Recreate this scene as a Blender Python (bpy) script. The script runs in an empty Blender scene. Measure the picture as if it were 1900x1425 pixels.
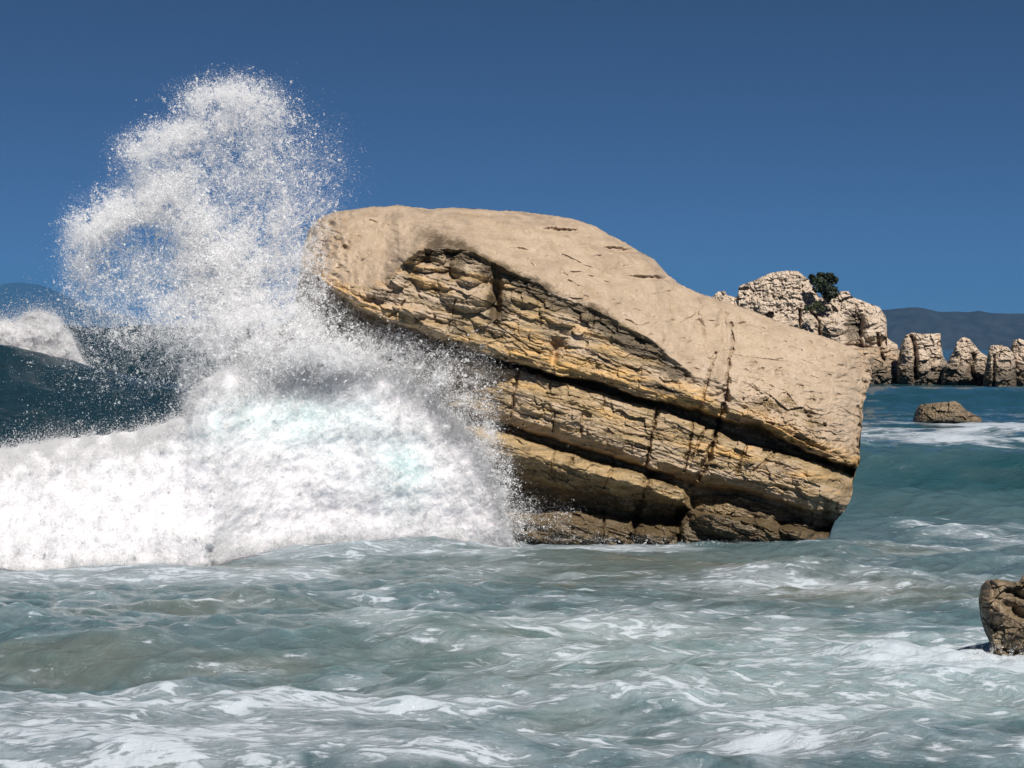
import bpy, math, random
import numpy as np

# ------------------------------------------------------------------ camera, sky, sun, exposure
SC = bpy.context.scene
COL = SC.collection
F, HZ, CH = 2800.0, 648.0, 2.25          # focal length in photo pixels, horizon row, eye height (m)
PIT = math.atan((712.5 - HZ) / F)
cam = bpy.data.cameras.new('camera')
cam.sensor_width = 36.0
cam.lens = 36.0 * F / 1900.0
cam.clip_start, cam.clip_end = 0.1, 60000.0
camo = bpy.data.objects.new('camera', cam)
COL.objects.link(camo)
camo.location = (0, 0, CH)
camo.rotation_euler = (math.pi / 2 - PIT, 0, 0)
SC.camera = camo

SUN_EL, SUN_AZ = math.radians(50), math.radians(157)   # azimuth clockwise from +Y (the view direction)
w = bpy.data.worlds.new('World')
SC.world = w
w.use_nodes = True
wn, wl = w.node_tree.nodes, w.node_tree.links
sky = wn.new('ShaderNodeTexSky')
sky.sky_type = 'NISHITA'
sky.sun_disc = False
sky.sun_elevation = SUN_EL
sky.sun_rotation = SUN_AZ
sky.altitude = 7000.0
sky.air_density = 0.6
sky.dust_density = 0.0
sky.ozone_density = 5.5
bg = wn['Background']
wl.new(sky.outputs[0], bg.inputs[0])
bg.inputs[1].default_value = 0.05
sun = bpy.data.lights.new('sun', 'SUN')
sun.energy = 4.8
sun.angle = math.radians(0.5)
sun.color = (1.0, 0.95, 0.87)
suno = bpy.data.objects.new('sun', sun)
COL.objects.link(suno)
from mathutils import Vector
sd = Vector((math.sin(SUN_AZ) * math.cos(SUN_EL), math.cos(SUN_AZ) * math.cos(SUN_EL), math.sin(SUN_EL)))
suno.rotation_euler = sd.to_track_quat('Z', 'Y').to_euler()
SC.view_settings.view_transform = 'Standard'
SC.view_settings.look = 'None'
SC.view_settings.exposure = 0.33
SC.view_settings.gamma = 1.0
SC.cycles.max_bounces = 24
SC.cycles.diffuse_bounces = 20
SC.cycles.glossy_bounces = 3
SC.cycles.transmission_bounces = 4
SC.cycles.transparent_max_bounces = 24
SC.cycles.use_denoising = True
SC.cycles.caustics_reflective = False
SC.cycles.caustics_refractive = False

# ------------------------------------------------------------------ maths helpers
RNG = np.random.default_rng(7)


def P(px, py, Y):
    """world point seen at photo pixel px,py at distance Y along the view axis"""
    px, py, Y = np.broadcast_arrays(np.asarray(px, float), np.asarray(py, float), np.asarray(Y, float))
    xc = (px - 950.0) / F
    yc = -(py - 712.5) / F
    c, s = math.cos(PIT), math.sin(PIT)
    den = c + yc * s
    return np.stack([xc / den * Y, Y, CH + (-s + yc * c) / den * Y], -1)


def hsh(ix, iy, seed):
    h = (ix.astype(np.int64) * 374761393 + iy.astype(np.int64) * 668265263 + seed * 974634757) & 0xFFFFFFFF
    h = ((h ^ (h >> 13)) * 1274126177) & 0xFFFFFFFF
    h = ((h ^ (h >> 16)) * 2246822519) & 0xFFFFFFFF
    return (h ^ (h >> 15)) & 0xFFFFFFFF


def rnd(ix, iy, seed):
    return hsh(ix, iy, seed) / 4294967295.0


_A = np.arange(16) * (2 * math.pi / 16)
_GX, _GY = np.cos(_A), np.sin(_A)


def perlin(x, y, seed=0):
    x, y = np.broadcast_arrays(np.asarray(x, float), np.asarray(y, float))
    ix, iy = np.floor(x), np.floor(y)
    fx, fy = x - ix, y - iy
    ix, iy = ix.astype(np.int64), iy.astype(np.int64)
    u = fx * fx * fx * (fx * (fx * 6 - 15) + 10)
    v = fy * fy * fy * (fy * (fy * 6 - 15) + 10)

    def g(a, b):
        k = hsh(ix + a, iy + b, seed) & 15
        return _GX[k] * (fx - a) + _GY[k] * (fy - b)
    a = g(0, 0); b = g(1, 0); c = g(0, 1); d = g(1, 1)
    return 1.5 * ((a + (b - a) * u) + ((c + (d - c) * u) - (a + (b - a) * u)) * v)


def fbm(x, y, octv=5, seed=0, gain=0.5, lac=2.03):
    s, a, n = 0.0, 1.0, 0.0
    for k in range(octv):
        s = s + a * perlin(x * lac ** k + 17.3 * k, y * lac ** k - 9.1 * k, seed + k * 31)
        n += a
        a *= gain
    return s / n


def ridged(x, y, octv=5, seed=0, gain=0.5):
    s, a, n = 0.0, 1.0, 0.0
    for k in range(octv):
        s = s + a * (1 - np.abs(perlin(x * 2.05 ** k + 5.7 * k, y * 2.05 ** k, seed + k * 13)) * 2)
        n += a
        a *= gain
    return s / n


def worley(x, y, seed=0):
    """returns F1, F2, cell hash"""
    ix, iy = np.floor(x).astype(np.int64), np.floor(y).astype(np.int64)
    f1 = np.full(x.shape, 9.0); f2 = np.full(x.shape, 9.0); cid = np.zeros(x.shape)
    for a in (-1, 0, 1):
        for b in (-1, 0, 1):
            cx, cy = ix + a, iy + b
            qx = cx + 0.1 + 0.8 * rnd(cx, cy, seed)
            qy = cy + 0.1 + 0.8 * rnd(cx, cy, seed + 5)
            d = np.hypot(x - qx, y - qy)
            near = d < f1
            f2 = np.where(near, f1, np.minimum(f2, d))
            cid = np.where(near, rnd(cx, cy, seed + 11), cid)
            f1 = np.where(near, d, f1)
    return f1, f2, cid


def facets(x, y, seed=0):
    """random tilted plane per cell"""
    ix, iy = np.floor(x).astype(np.int64), np.floor(y).astype(np.int64)
    best = np.full(x.shape, 9.0); out = np.zeros(x.shape)
    for a in (-1, 0, 1):
        for b in (-1, 0, 1):
            cx, cy = ix + a, iy + b
            qx = cx + 0.1 + 0.8 * rnd(cx, cy, seed)
            qy = cy + 0.1 + 0.8 * rnd(cx, cy, seed + 5)
            d = np.hypot(x - qx, y - qy)
            near = d < best
            pl = (x - qx) * (rnd(cx, cy, seed + 21) - 0.5) * 1.8 + (y - qy) * (rnd(cx, cy, seed + 22) - 0.35) * 1.8 + (rnd(cx, cy, seed + 23) - 0.5) * 0.6
            out = np.where(near, pl, out); best = np.where(near, d, best)
    return out


def sm(a, b, x):
    t = np.clip((x - a) / (b - a), 0, 1)
    return t * t * (3 - 2 * t)


def curve(px, pts):
    p = np.array(pts, float)
    return np.interp(px, p[:, 0], p[:, 1])


def segdist(X, Y, pts):
    best = np.full(X.shape, 1e9)
    for (x0, y0), (x1, y1) in zip(pts[:-1], pts[1:]):
        dx, dy = x1 - x0, y1 - y0
        t = np.clip(((X - x0) * dx + (Y - y0) * dy) / (dx * dx + dy * dy + 1e-9), 0, 1)
        best = np.minimum(best, np.hypot(X - x0 - t * dx, Y - y0 - t * dy))
    return best


# ------------------------------------------------------------------ object helpers
def tag(o, label=None, cat=None, group=None, kind=None):
    if label: o['label'] = label
    if cat: o['category'] = cat
    if group: o['group'] = group
    if kind: o['kind'] = kind
    return o


def empty(name, loc):
    o = bpy.data.objects.new(name, None)
    o.empty_display_size = 0.3
    COL.objects.link(o)
    o.location = loc
    return o


def mesh_obj(name, V, faces, mat, parent=None, attrs=None, smooth=True, mat2=None, n1=0):
    """faces: (n,k) int array with k = 3 or 4"""
    me = bpy.data.meshes.new(name)
    V = np.asarray(V, np.float32); faces = np.asarray(faces, np.int32)
    n, k = faces.shape
    me.vertices.add(len(V)); me.vertices.foreach_set('co', V.ravel())
    me.loops.add(n * k); me.loops.foreach_set('vertex_index', faces.ravel())
    me.polygons.add(n)
    me.polygons.foreach_set('loop_start', np.arange(n, dtype=np.int32) * k)
    me.polygons.foreach_set('use_smooth', np.full(n, smooth, dtype=bool))
    me.update(calc_edges=True)
    for nm, arr in (attrs or {}).items():
        a = me.attributes.new(nm, 'FLOAT', 'POINT')
        a.data.foreach_set('value', np.asarray(arr, np.float32).ravel())
    me.materials.append(mat)
    if mat2 is not None:                                    # faces from n1 on use the second material
        me.materials.append(mat2)
        me.polygons.foreach_set('material_index', (np.arange(n) >= n1).astype(np.int32))
    o = bpy.data.objects.new(name, me)
    COL.objects.link(o)
    if parent is not None:
        o.parent = parent
        o.matrix_parent_inverse = parent.matrix_basis.inverted()
    return o


def grid_faces(nr, nc):
    i = np.arange(nr - 1)[:, None] * nc + np.arange(nc - 1)[None, :]
    return np.stack([i, i + nc, i + nc + 1, i + 1], -1)      # rows go down, columns go right: faces the camera


def relief(px, top, bot, nv, depth_fn, Y0, back, jx=None):
    """closed solid whose camera-side surface is modelled by depth_fn(PX, PY, v) -> (d, attrs);
    returns V, faces, attrs, region-per-face"""
    v = np.linspace(0, 1, nv)[:, None]
    PX = np.broadcast_to(px[None, :], (nv, len(px))).copy()
    PY = top[None, :] + (bot - top)[None, :] * v
    d, att, reg = depth_fn(PX, PY, v)
    if jx is not None: PX = PX + jx(PX, PY)
    front = P(PX, PY, Y0 - d)
    nr, nc = PX.shape
    # back sheet: transfinite patch between the rim depths, pushed away from the camera
    ri = np.unique(np.linspace(0, nr - 1, 60).astype(int)); ci = np.unique(np.linspace(0, nc - 1, 90).astype(int))
    vv = (ri / (nr - 1))[:, None]; uu = (ci / (nc - 1))[None, :]
    dT, dB, dL, dR = d[0, ci][None, :], d[-1, ci][None, :], d[ri, 0][:, None], d[ri, -1][:, None]
    coons = (1 - vv) * dT + vv * dB + (1 - uu) * dL + uu * dR - ((1 - vv) * (1 - uu) * d[0, 0] + (1 - vv) * uu * d[0, -1] + vv * (1 - uu) * d[-1, 0] + vv * uu * d[-1, -1])
    sub = PX[np.ix_(ri, ci)], PY[np.ix_(ri, ci)]
    lump = 1 + 0.25 * fbm(sub[0] / 90.0, sub[1] / 90.0, 4, 77)
    db = coons - back * np.sqrt(np.clip(np.sin(math.pi * vv), 0, 1) * np.clip(np.sin(math.pi * uu), 0, 1)) * lump
    db = np.minimum(db, d[np.ix_(ri, ci)] - 0.0)
    bk = P(sub[0], sub[1], Y0 - db)
    V = np.concatenate([front.reshape(-1, 3), bk.reshape(-1, 3)])
    f1 = grid_faces(nr, nc).reshape(-1, 4)
    f2 = (grid_faces(len(ri), len(ci)).reshape(-1, 4)[:, ::-1]) + nr * nc
    attrs = {k: np.concatenate([a.ravel(), a[np.ix_(ri, ci)].ravel()]) for k, a in att.items()}
    if reg is None:
        rg = np.zeros(len(f1) + len(f2), int)
    else:
        rg = np.concatenate([reg[:-1, :-1].ravel(), reg[np.ix_(ri[:-1], ci[:-1])].ravel()])
    return V, np.concatenate([f1, f2]), attrs, rg, front


def split_parts(V, Fc, attrs, rg, names, mat, parent):
    for r, nm in names:
        f = Fc[rg == r]
        if not len(f): continue
        idx, inv = np.unique(f, return_inverse=True)
        mesh_obj(nm, V[idx], inv.reshape(f.shape), mat, parent, {k: a[idx] for k, a in attrs.items()})


# ------------------------------------------------------------------ material helpers
class NT:
    def __init__(s, name):
        s.m = bpy.data.materials.new(name)
        s.m.use_nodes = True
        s.t = s.m.node_tree
        s.n, s.l = s.t.nodes, s.t.links
        s.n.clear()
        s.out = s.n.new('ShaderNodeOutputMaterial')
        s.obj = s.n.new('ShaderNodeTexCoord').outputs['Object']

    def set(s, sock, v):
        if hasattr(v, 'is_linked') or isinstance(v, bpy.types.NodeSocket): s.l.new(v, sock)
        else: sock.default_value = v

    def attr(s, nm):
        a = s.n.new('ShaderNodeAttribute'); a.attribute_name = nm
        return a.outputs['Fac']

    def math(s, op, a, b=0.0, clamp=False):
        m = s.n.new('ShaderNodeMath'); m.operation = op; m.use_clamp = clamp
        s.set(m.inputs[0], a); s.set(m.inputs[1], b)
        return m.outputs[0]

    def mapr(s, v, a, b, c=0.0, d=1.0, smooth=False):
        m = s.n.new('ShaderNodeMapRange')
        if smooth: m.interpolation_type = 'SMOOTHSTEP'
        s.set(m.inputs['Value'], v)
        for nm, x in (('From Min', a), ('From Max', b), ('To Min', c), ('To Max', d)): s.set(m.inputs[nm], x)
        return m.outputs['Result']

    def mix(s, fac, a, b):
        m = s.n.new('ShaderNodeMix'); m.data_type = 'RGBA'
        s.set(m.inputs[0], fac)
        s.set(m.inputs[6], a if not isinstance(a, tuple) else (*a, 1.0))
        s.set(m.inputs[7], b if not isinstance(b, tuple) else (*b, 1.0))
        return m.outputs[2]

    def noise(s, vec, scale, detail=5.0, rough=0.55, dist=0.0, typ=None):
        n = s.n.new('ShaderNodeTexNoise')
        if typ: n.noise_type = typ
        s.l.new(vec, n.inputs['Vector'])
        n.inputs['Scale'].default_value = scale; n.inputs['Detail'].default_value = detail
        n.inputs['Roughness'].default_value = rough; n.inputs['Distortion'].default_value = dist
        return n.outputs['Fac']

    def voro(s, vec, scale, feat='F1'):
        n = s.n.new('ShaderNodeTexVoronoi'); n.feature = feat
        s.l.new(vec, n.inputs['Vector']); n.inputs['Scale'].default_value = scale
        return n.outputs['Distance']

    def mapping(s, rot=(0, 0, 0), scale=(1, 1, 1), vec=None):
        m = s.n.new('ShaderNodeMapping')
        s.l.new(vec or s.obj, m.inputs['Vector'])
        m.inputs['Rotation'].default_value = rot; m.inputs['Scale'].default_value = scale
        return m.outputs[0]

    def bump(s, h, dist, strength=1.0, normal=None):
        b = s.n.new('ShaderNodeBump')
        s.set(b.inputs['Height'], h); b.inputs['Distance'].default_value = dist; b.inputs['Strength'].default_value = strength
        if normal is not None: s.l.new(normal, b.inputs['Normal'])
        return b.outputs[0]

    def bsdf(s, **kw):
        b = s.n.new('ShaderNodeBsdfPrincipled')
        for k, v in kw.items():
            s.set(b.inputs[k.replace('_', ' ')], (*v, 1.0) if isinstance(v, tuple) and len(v) == 3 else v)
        return b.outputs[0]

    def mixs(s, fac, a, b):
        m = s.n.new('ShaderNodeMixShader')
        s.set(m.inputs[0], fac); s.l.new(a, m.inputs[1]); s.l.new(b, m.inputs[2])
        return m.outputs[0]

    def done(s, sh):
        s.l.new(sh, s.out.inputs['Surface'])
        return s.m


def rock_material(name, tan, grey, ochre, dark, scale=1.0, slope=0.30, wetspec=True):
    t = NT(name)
    warp = t.mapping((0, slope, 0), (1.0, 1.0, 1.0))
    strat = t.mapping((0, slope, 0), (1.3 * scale, 1.3 * scale, 9.0 * scale))
    n_big = t.noise(warp, 1.6 * scale, 6, 0.6)
    n_fine = t.noise(warp, 22.0 * scale, 6, 0.7)
    n_str = t.noise(strat, 2.2, 7, 0.62, 0.6)
    n_str2 = t.noise(strat, 7.0, 5, 0.6, 0.3)
    pit = t.voro(warp, 26.0 * scale)
    n_mid = t.noise(warp, 4.2 * scale, 7, 0.68, 0.4)
    damp = t.mapr(t.noise(warp, 2.3 * scale, 6, 0.66, 0.8), 0.50, 0.64, 0, 1, True)
    g = t.mix(t.mapr(n_str, 0.33, 0.68), tuple(c * 0.52 for c in grey), tuple(min(1, c * 1.5) for c in grey))
    tn = t.mix(t.mapr(n_big, 0.32, 0.70), tuple(c * 0.90 for c in tan), tuple(min(1, c * 1.08) for c in tan))
    tn = t.mix(t.mapr(n_str2, 0.58, 0.72, 0, 0.35), tn, tuple(c * 0.72 for c in tan))
    tn = t.mix(t.mapr(n_mid, 0.40, 0.66, 0.0, 0.42), tn, (tan[0] * 1.16, tan[1] * 1.19, tan[2] * 1.26))
    tn = t.mix(t.mapr(n_mid, 0.52, 0.34, 0.0, 0.35), tn, (tan[0] * 0.70, tan[1] * 0.66, tan[2] * 0.62))
    tn = t.mix(t.math('MULTIPLY', damp, 0.22), tn, (tan[0] * 0.66, tan[1] * 0.61, tan[2] * 0.60))
    pits = t.mapr(t.noise(warp, 34.0 * scale, 3, 0.5), 0.30, 0.38, 1.0, 0.0)
    tn = t.mix(t.math('MULTIPLY', pits, 0.55), tn, tuple(c * 0.42 for c in tan))
    drip = t.noise(t.mapping((0, slope + 0.9, 0), (7.0 * scale, 2.0, 1.2 * scale)), 1.0, 6, 0.62, 0.5)
    tn = t.mix(t.mapr(drip, 0.54, 0.70, 0.0, 0.40), tn, (tan[0] * 0.72, tan[1] * 0.62, tan[2] * 0.50))
    tn = t.mix(t.mapr(drip, 0.42, 0.30, 0.0, 0.5), tn, (tan[0] * 1.2, tan[1] * 1.24, tan[2] * 1.34))
    tm = t.math('ADD', t.attr('tan'), t.mapr(n_str, 0.3, 0.7, -0.22, 0.22), True)
    c = t.mix(t.mapr(tm, 0.3, 0.72), g, tn)
    om = t.math('MULTIPLY', t.attr('ochre'), t.mapr(n_str, 0.38, 0.62, 0.15, 1.0), True)
    c = t.mix(om, c, t.mix(n_str2, tuple(x * 0.75 for x in ochre), tuple(min(1, x * 1.25) for x in ochre)))
    sm_ = t.math('ADD', t.attr('stain_shade'), t.mapr(n_fine, 0.3, 0.7, -0.28, 0.28), True)
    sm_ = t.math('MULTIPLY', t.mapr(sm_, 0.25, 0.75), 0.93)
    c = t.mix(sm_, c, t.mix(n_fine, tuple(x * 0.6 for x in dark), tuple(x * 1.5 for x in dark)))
    c = t.mix(t.mapr(n_fine, 0.30, 0.72, 0.0, 0.30), c, t.mix(0.5, c, tuple(x * 0.45 for x in grey)))
    h = t.math('ADD', t.math('MULTIPLY', n_fine, 0.5), t.math('MULTIPLY', n_str2, t.mapr(t.attr('tan'), 0, 1, 0.8, 0.25)))
    h = t.math('ADD', h, t.math('MULTIPLY', t.mapr(pit, 0.0, 0.35), 0.18))
    nrm = t.bump(h, 0.022 / scale, 0.8)
    ro = t.mapr(t.noise(warp, 5.0 * scale, 4, 0.6), 0.35, 0.65, 0.36, 0.8)
    ro = t.math('SUBTRACT', ro, t.math('MULTIPLY', t.attr('wet'), 0.22))
    ro = t.math('MAXIMUM', t.math('SUBTRACT', ro, t.math('MULTIPLY', damp, 0.24)), 0.16)
    b = t.bsdf(Base_Color=c, Roughness=ro, Normal=nrm)
    b.node.inputs['Specular IOR Level'].default_value = 0.42
    return t.done(b)


M_ROCK = rock_material('layered_limestone', (0.415, 0.318, 0.228), (0.300, 0.212, 0.108), (0.58, 0.345, 0.115), (0.075, 0.054, 0.031))
M_FAR = rock_material('weathered_limestone', (0.52, 0.425, 0.335), (0.33, 0.25, 0.18), (0.42, 0.29, 0.18), (0.085, 0.068, 0.050), 0.32, 0.12)
M_WET = rock_material('wet_brown_rock', (0.27, 0.205, 0.135), (0.135, 0.104, 0.066), (0.19, 0.12, 0.06), (0.05, 0.042, 0.031), 1.3, 0.5)


def foam_material(name):
    t = NT(name)
    n = t.noise(t.obj, 9.0, 6, 0.65)
    n2 = t.noise(t.obj, 2.0, 3, 0.5)
    aq = t.math('MULTIPLY', t.attr('aqua'), t.mapr(n2, 0.22, 0.66), True)
    c = t.mix(aq, (0.735, 0.73, 0.765), (0.59, 0.725, 0.745))
    nrm = t.bump(n, 0.03, 0.5)
    d = t.bsdf(Base_Color=c, Roughness=0.8, Normal=nrm)
    d.node.inputs['Subsurface Weight'].default_value = 1.0
    d.node.inputs['Subsurface Radius'].default_value = (0.9, 1.0, 1.0)
    d.node.inputs['Subsurface Scale'].default_value = 0.27
    d.node.inputs['Specular IOR Level'].default_value = 0.15
    tr = t.n.new('ShaderNodeBsdfTranslucent'); t.set(tr.inputs['Color'], c)
    return t.done(t.mixs(0.10, d, tr.outputs[0]))


M_FOAM = foam_material('white_foam')


def spray_material(name, clear):
    t = NT(name)
    d = t.bsdf(Base_Color=(0.98, 0.98, 0.985), Roughness=0.4)
    tr = t.n.new('ShaderNodeBsdfTranslucent'); tr.inputs['Color'].default_value = (0.98, 0.98, 0.99, 1)
    tp = t.n.new('ShaderNodeBsdfTransparent')
    return t.done(t.mixs(clear, t.mixs(0.45, d, tr.outputs[0]), tp.outputs[0]))


M_SPRAY = spray_material('water_droplets', 0.28)
M_MIST = spray_material('foam_flecks', 0.45)

# ------------------------------------------------------------------ the sea
WX0, WX1 = -700, 2600


def swell(X, Y):
    """big waves; X right, Y away"""
    k = 2800.0 / Y
    z = np.zeros_like(X)

    def ridge(yc, sf, sb, amp):
        u = Y - yc
        return amp * np.where(u < 0, np.exp(-(u / sf) ** 2), np.exp(-(u / sb) ** 2))
    # steep swell rearing up behind the breaker on the left
    xs = np.array([-60, -14, -9.2, -8.0, -6.9, -5.9, -4.5, -3.0, -1.0, 2, 60.0])
    am = np.array([2.3, 2.3, 2.18, 2.0, 1.72, 1.55, 1.3, 1.0, 0.5, 0.15, 0.1])
    a = np.interp(X, xs, am)
    z += ridge(27.0 + 0.10 * (X + 9), 3.0, 4.0, a)
    # the next swell, whose top hides the horizon on the left
    a2 = 2.86 * (1 - sm(-3.0, 9.0, X)) * 1.0
    z += ridge(42.0 + 0.05 * X, 5.0, 8.0, np.clip(a2, 0, 3)) * (1 - 0.0 * X)
    # low green wave rolling past the right end of the boulder
    a3 = 0.66 * sm(2.0, 5.5, X)
    z += ridge(23.3 - 0.10 * (X - 7), 1.5, 4.2, a3)
    a4 = 0.42 * sm(3.0, 8.0, X)
    z += ridge(33.0 + 0.1 * X, 2.2, 3.5, a4 * 0.6)
    z += ridge(66.0 - 0.10 * X, 5.0, 6.0, a4 * 1.5)
    # little shore waves in the foreground
    z += ridge(9.55 + 0.16 * X + 0.12 * np.sin(X * 1.3), 0.32, 0.8, 0.10 * (0.6 + 0.4 * np.sin(X * 0.9 + 1)))
    z += ridge(11.3 - 0.13 * X + 0.15 * np.sin(X * 0.9 + 2), 0.5, 0.9, 0.10 * (1 - sm(-1, 1.5, X)) + 0.05)
    z += ridge(8.35 + 0.03 * X + 0.1 * np.sin(X * 1.7), 0.22, 0.5, 0.09)
    return z


_wr = np.random.default_rng(21)
WAVES = []
for i in range(46):
    lam = 0.20 * (13.0 ** (i / 45.0))
    th = math.radians(-90 + _wr.normal(0, 30))
    WAVES.append((2 * math.pi / lam, th, _wr.uniform(0, 6.28), 0.0125 * lam ** 0.72 * _wr.uniform(0.6, 1.4)))


def chop(X, Y):
    z = np.zeros_like(X)
    env = 0.65 + 0.6 * fbm(X * 0.35, Y * 0.35, 2, 5)
    for k, th, ph, a in WAVES:
        lam = 2 * math.pi / k
        fade = np.clip(lam / (0.0011 * Y * Y / 2.25 * 2 + 1e-6), 0, 1)
        s = np.sin(k * (X * math.cos(th) + Y * math.sin(th)) + ph + 0.8 * np.sin(X * 0.7 + ph))
        z += a * fade * (s + 0.25 * (s * s - 0.5) * 2)
    return z * env


def water_z(X, Y):
    calm = 1 - 0.35 * np.exp(-((Y - 17.2) / 0.8) ** 2) * sm(-0.5, 0.3, X) * (1 - sm(3.4, 4.2, X))
    return swell(X, Y) + chop(X, Y) * calm


def build_water():
    cols = np.linspace(WX0, WX1, 1180)
    rows = np.concatenate([np.linspace(1640, 1440, 70)[:-1], np.linspace(1440, 700, 780)[:-1], np.linspace(700, 652, 160)])
    yd = F * CH / (rows - HZ)
    yd = np.concatenate([yd, np.geomspace(yd[-1] * 1.15, 28000, 36)])[::-1]    # far rows first
    Y = np.broadcast_to(yd[:, None], (len(yd), len(cols)))
    X = (cols[None, :] - 950) / F * Y
    Z = water_z(X, Y)
    py = HZ + F * (CH - Z) / Y                                  # where each point stands in the picture, for foam placement only
    px = np.broadcast_to(cols[None, :], X.shape)
    # --- where foam lies (m based patches on the surface)
    n1 = fbm(X * 0.55, Y * 0.40, 4, 301)
    n2 = fbm(X * 0.25 + 9, Y * 0.5, 3, 411)
    foam = -0.02 + 0.15 * n1 + 0.10 * n2 + 0.05 * (1 - sm(12, 15, Y))

    def patch(xc, yc, rx, ry, amt, ang=0.0):
        c, s = math.cos(ang), math.sin(ang)
        dx, dy = X - xc, Y - yc
        return amt * np.exp(-(((dx * c + dy * s) / rx) ** 2 + ((-dx * s + dy * c) / ry) ** 2))
    foam = foam + patch(2.8, 11.0, 1.8, 1.1, 0.16) + patch(3.3, 10.5, 0.8, 0.45, 0.34)
    foam = foam + patch(0, 8.4, 7, 0.38, 0.10) + patch(1.5, 9.4, 4, 0.55, 0.06)
    foam = foam + patch(-2.6, 8.5, 1.6, 0.30, 0.10) + patch(-0.9, 9.3, 1.5, 0.16, 0.16, 0.12) + patch(-2.9, 9.9, 1.0, 0.2, 0.13) + patch(3.9, 18.6, 1.0, 1.0, -0.15) + 0.26 * np.exp(-((Y - 17.1) / 0.35) ** 2) * sm(-0.6, 0.2, X) * (1 - sm(3.4, 3.9, X)) * sm(-0.3, 0.2, n1)
    foam = foam + patch(2.6, 14.6, 1.6, 0.5, 0.22) + patch(0.5, 13.2, 2.2, 0.7, 0.10)
    foam = foam + patch(-3.5, 14.9, 3.0, 0.5, 0.22) + patch(-1.4, 16.7, 2.0, 0.5, 0.24) + patch(0.2, 12.3, 0.9, 0.35, 0.22)
    foam = foam + patch(6.2, 17.4, 2.2, 1.2, 0.10)
    foam = foam + (patch(11.5, 32, 6, 6, 0.18) + patch(13.5, 41, 5, 3.0, 0.18) + patch(9.0, 38, 4, 3.0, 0.12)) * (1 + 2.2 * n1)
    foam = foam - patch(7.2, 22.0, 4.0, 1.6, 0.5) - patch(1.4, 16.6, 2.0, 0.5, 0.14)
    foam = foam - 0.45 * sm(20, 24, Y) * (1 - sm(-3, 3, X)) - 0.3 * sm(52, 60, Y)
    foam = foam + (patch(13.4, 45.2, 2.4, 1.0, 0.18) + patch(15.5, 44.5, 3.0, 1.4, 0.10)) * (1 + 1.5 * n2) + 0.30 * np.exp(-((Y - 93.0 - 0.4 * np.sin(X)) / 1.6) ** 2) * sm(22, 25, X) * sm(-0.1, 0.3, n1)
    # crest lace on the rear swell
    foam = foam + 0.42 * np.exp(-((Y - 27.3 - 0.10 * (X + 9)) / 0.9) ** 2) * sm(-20, -6, X) * (1 - sm(-5.5, -3.8, X))
    foam = foam + 0.20 * sm(-0.15, 0.3, fbm(X * 0.9, Y * 0.2, 3, 515)) * np.exp(-((Y - 8.20 - 0.03 * X - 0.1 * np.sin(X * 1.7)) / 0.14) ** 2)
    # --- deep blue-teal offshore, milky turquoise inshore, sand stirred up
    deep_shade = sm(17.5, 25, Y) * 0.75 + 0.25 * sm(24, 45, Y)
    deep_shade = np.maximum(deep_shade, patch(7.5, 22.3, 5, 1.0, 1.0)) - 0.5 * patch(9.5, 27.0, 6, 2.6, 1.0) - 0.35 * patch(12, 36, 8, 5, 1.0)  # green wave face darkened in colour, also for its weaker sky reflection
    deep_shade = deep_shade + 0.12 * fbm(X * 0.4, Y * 0.4, 3, 77)
    left = (1 - sm(-4.0, 1.0, X))
    sand = 0.5 * sm(0.05, 0.5, fbm(X * 0.45 + 3, Y * 0.8, 3, 55)) + patch(0.4, 11.2, 1.6, 1.1, 0.55) + patch(3.4, 14.0, 1.4, 0.7, 0.8) + patch(1.6, 9.7, 2.0, 0.25, 0.5) + patch(1.3, 15.8, 2.2, 1.2, 0.5)
    sand = sand * (1 - sm(16.5, 18, Y))
    milk = patch(2.6, 10.6, 2.6, 1.6, 0.8) + patch(9.8, 26.5, 6, 2.6, 1.0) + patch(-0.5, 12.2, 1.2, 0.7, 0.5)
    V = np.stack([X, Y, Z], -1).reshape(-1, 3)
    o = mesh_obj('water', V, grid_faces(len(yd), len(cols)).reshape(-1, 4), M_WATER, None,
                 dict(foam=foam, deep_shade=np.clip(deep_shade, 0, 1), sand=np.clip(sand, 0, 1), milk=np.clip(milk, 0, 1), navy=left * sm(20, 24, Y)))
    tag(o, 'choppy blue green sea with foam streaks running to the horizon', 'sea', kind='structure')


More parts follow.
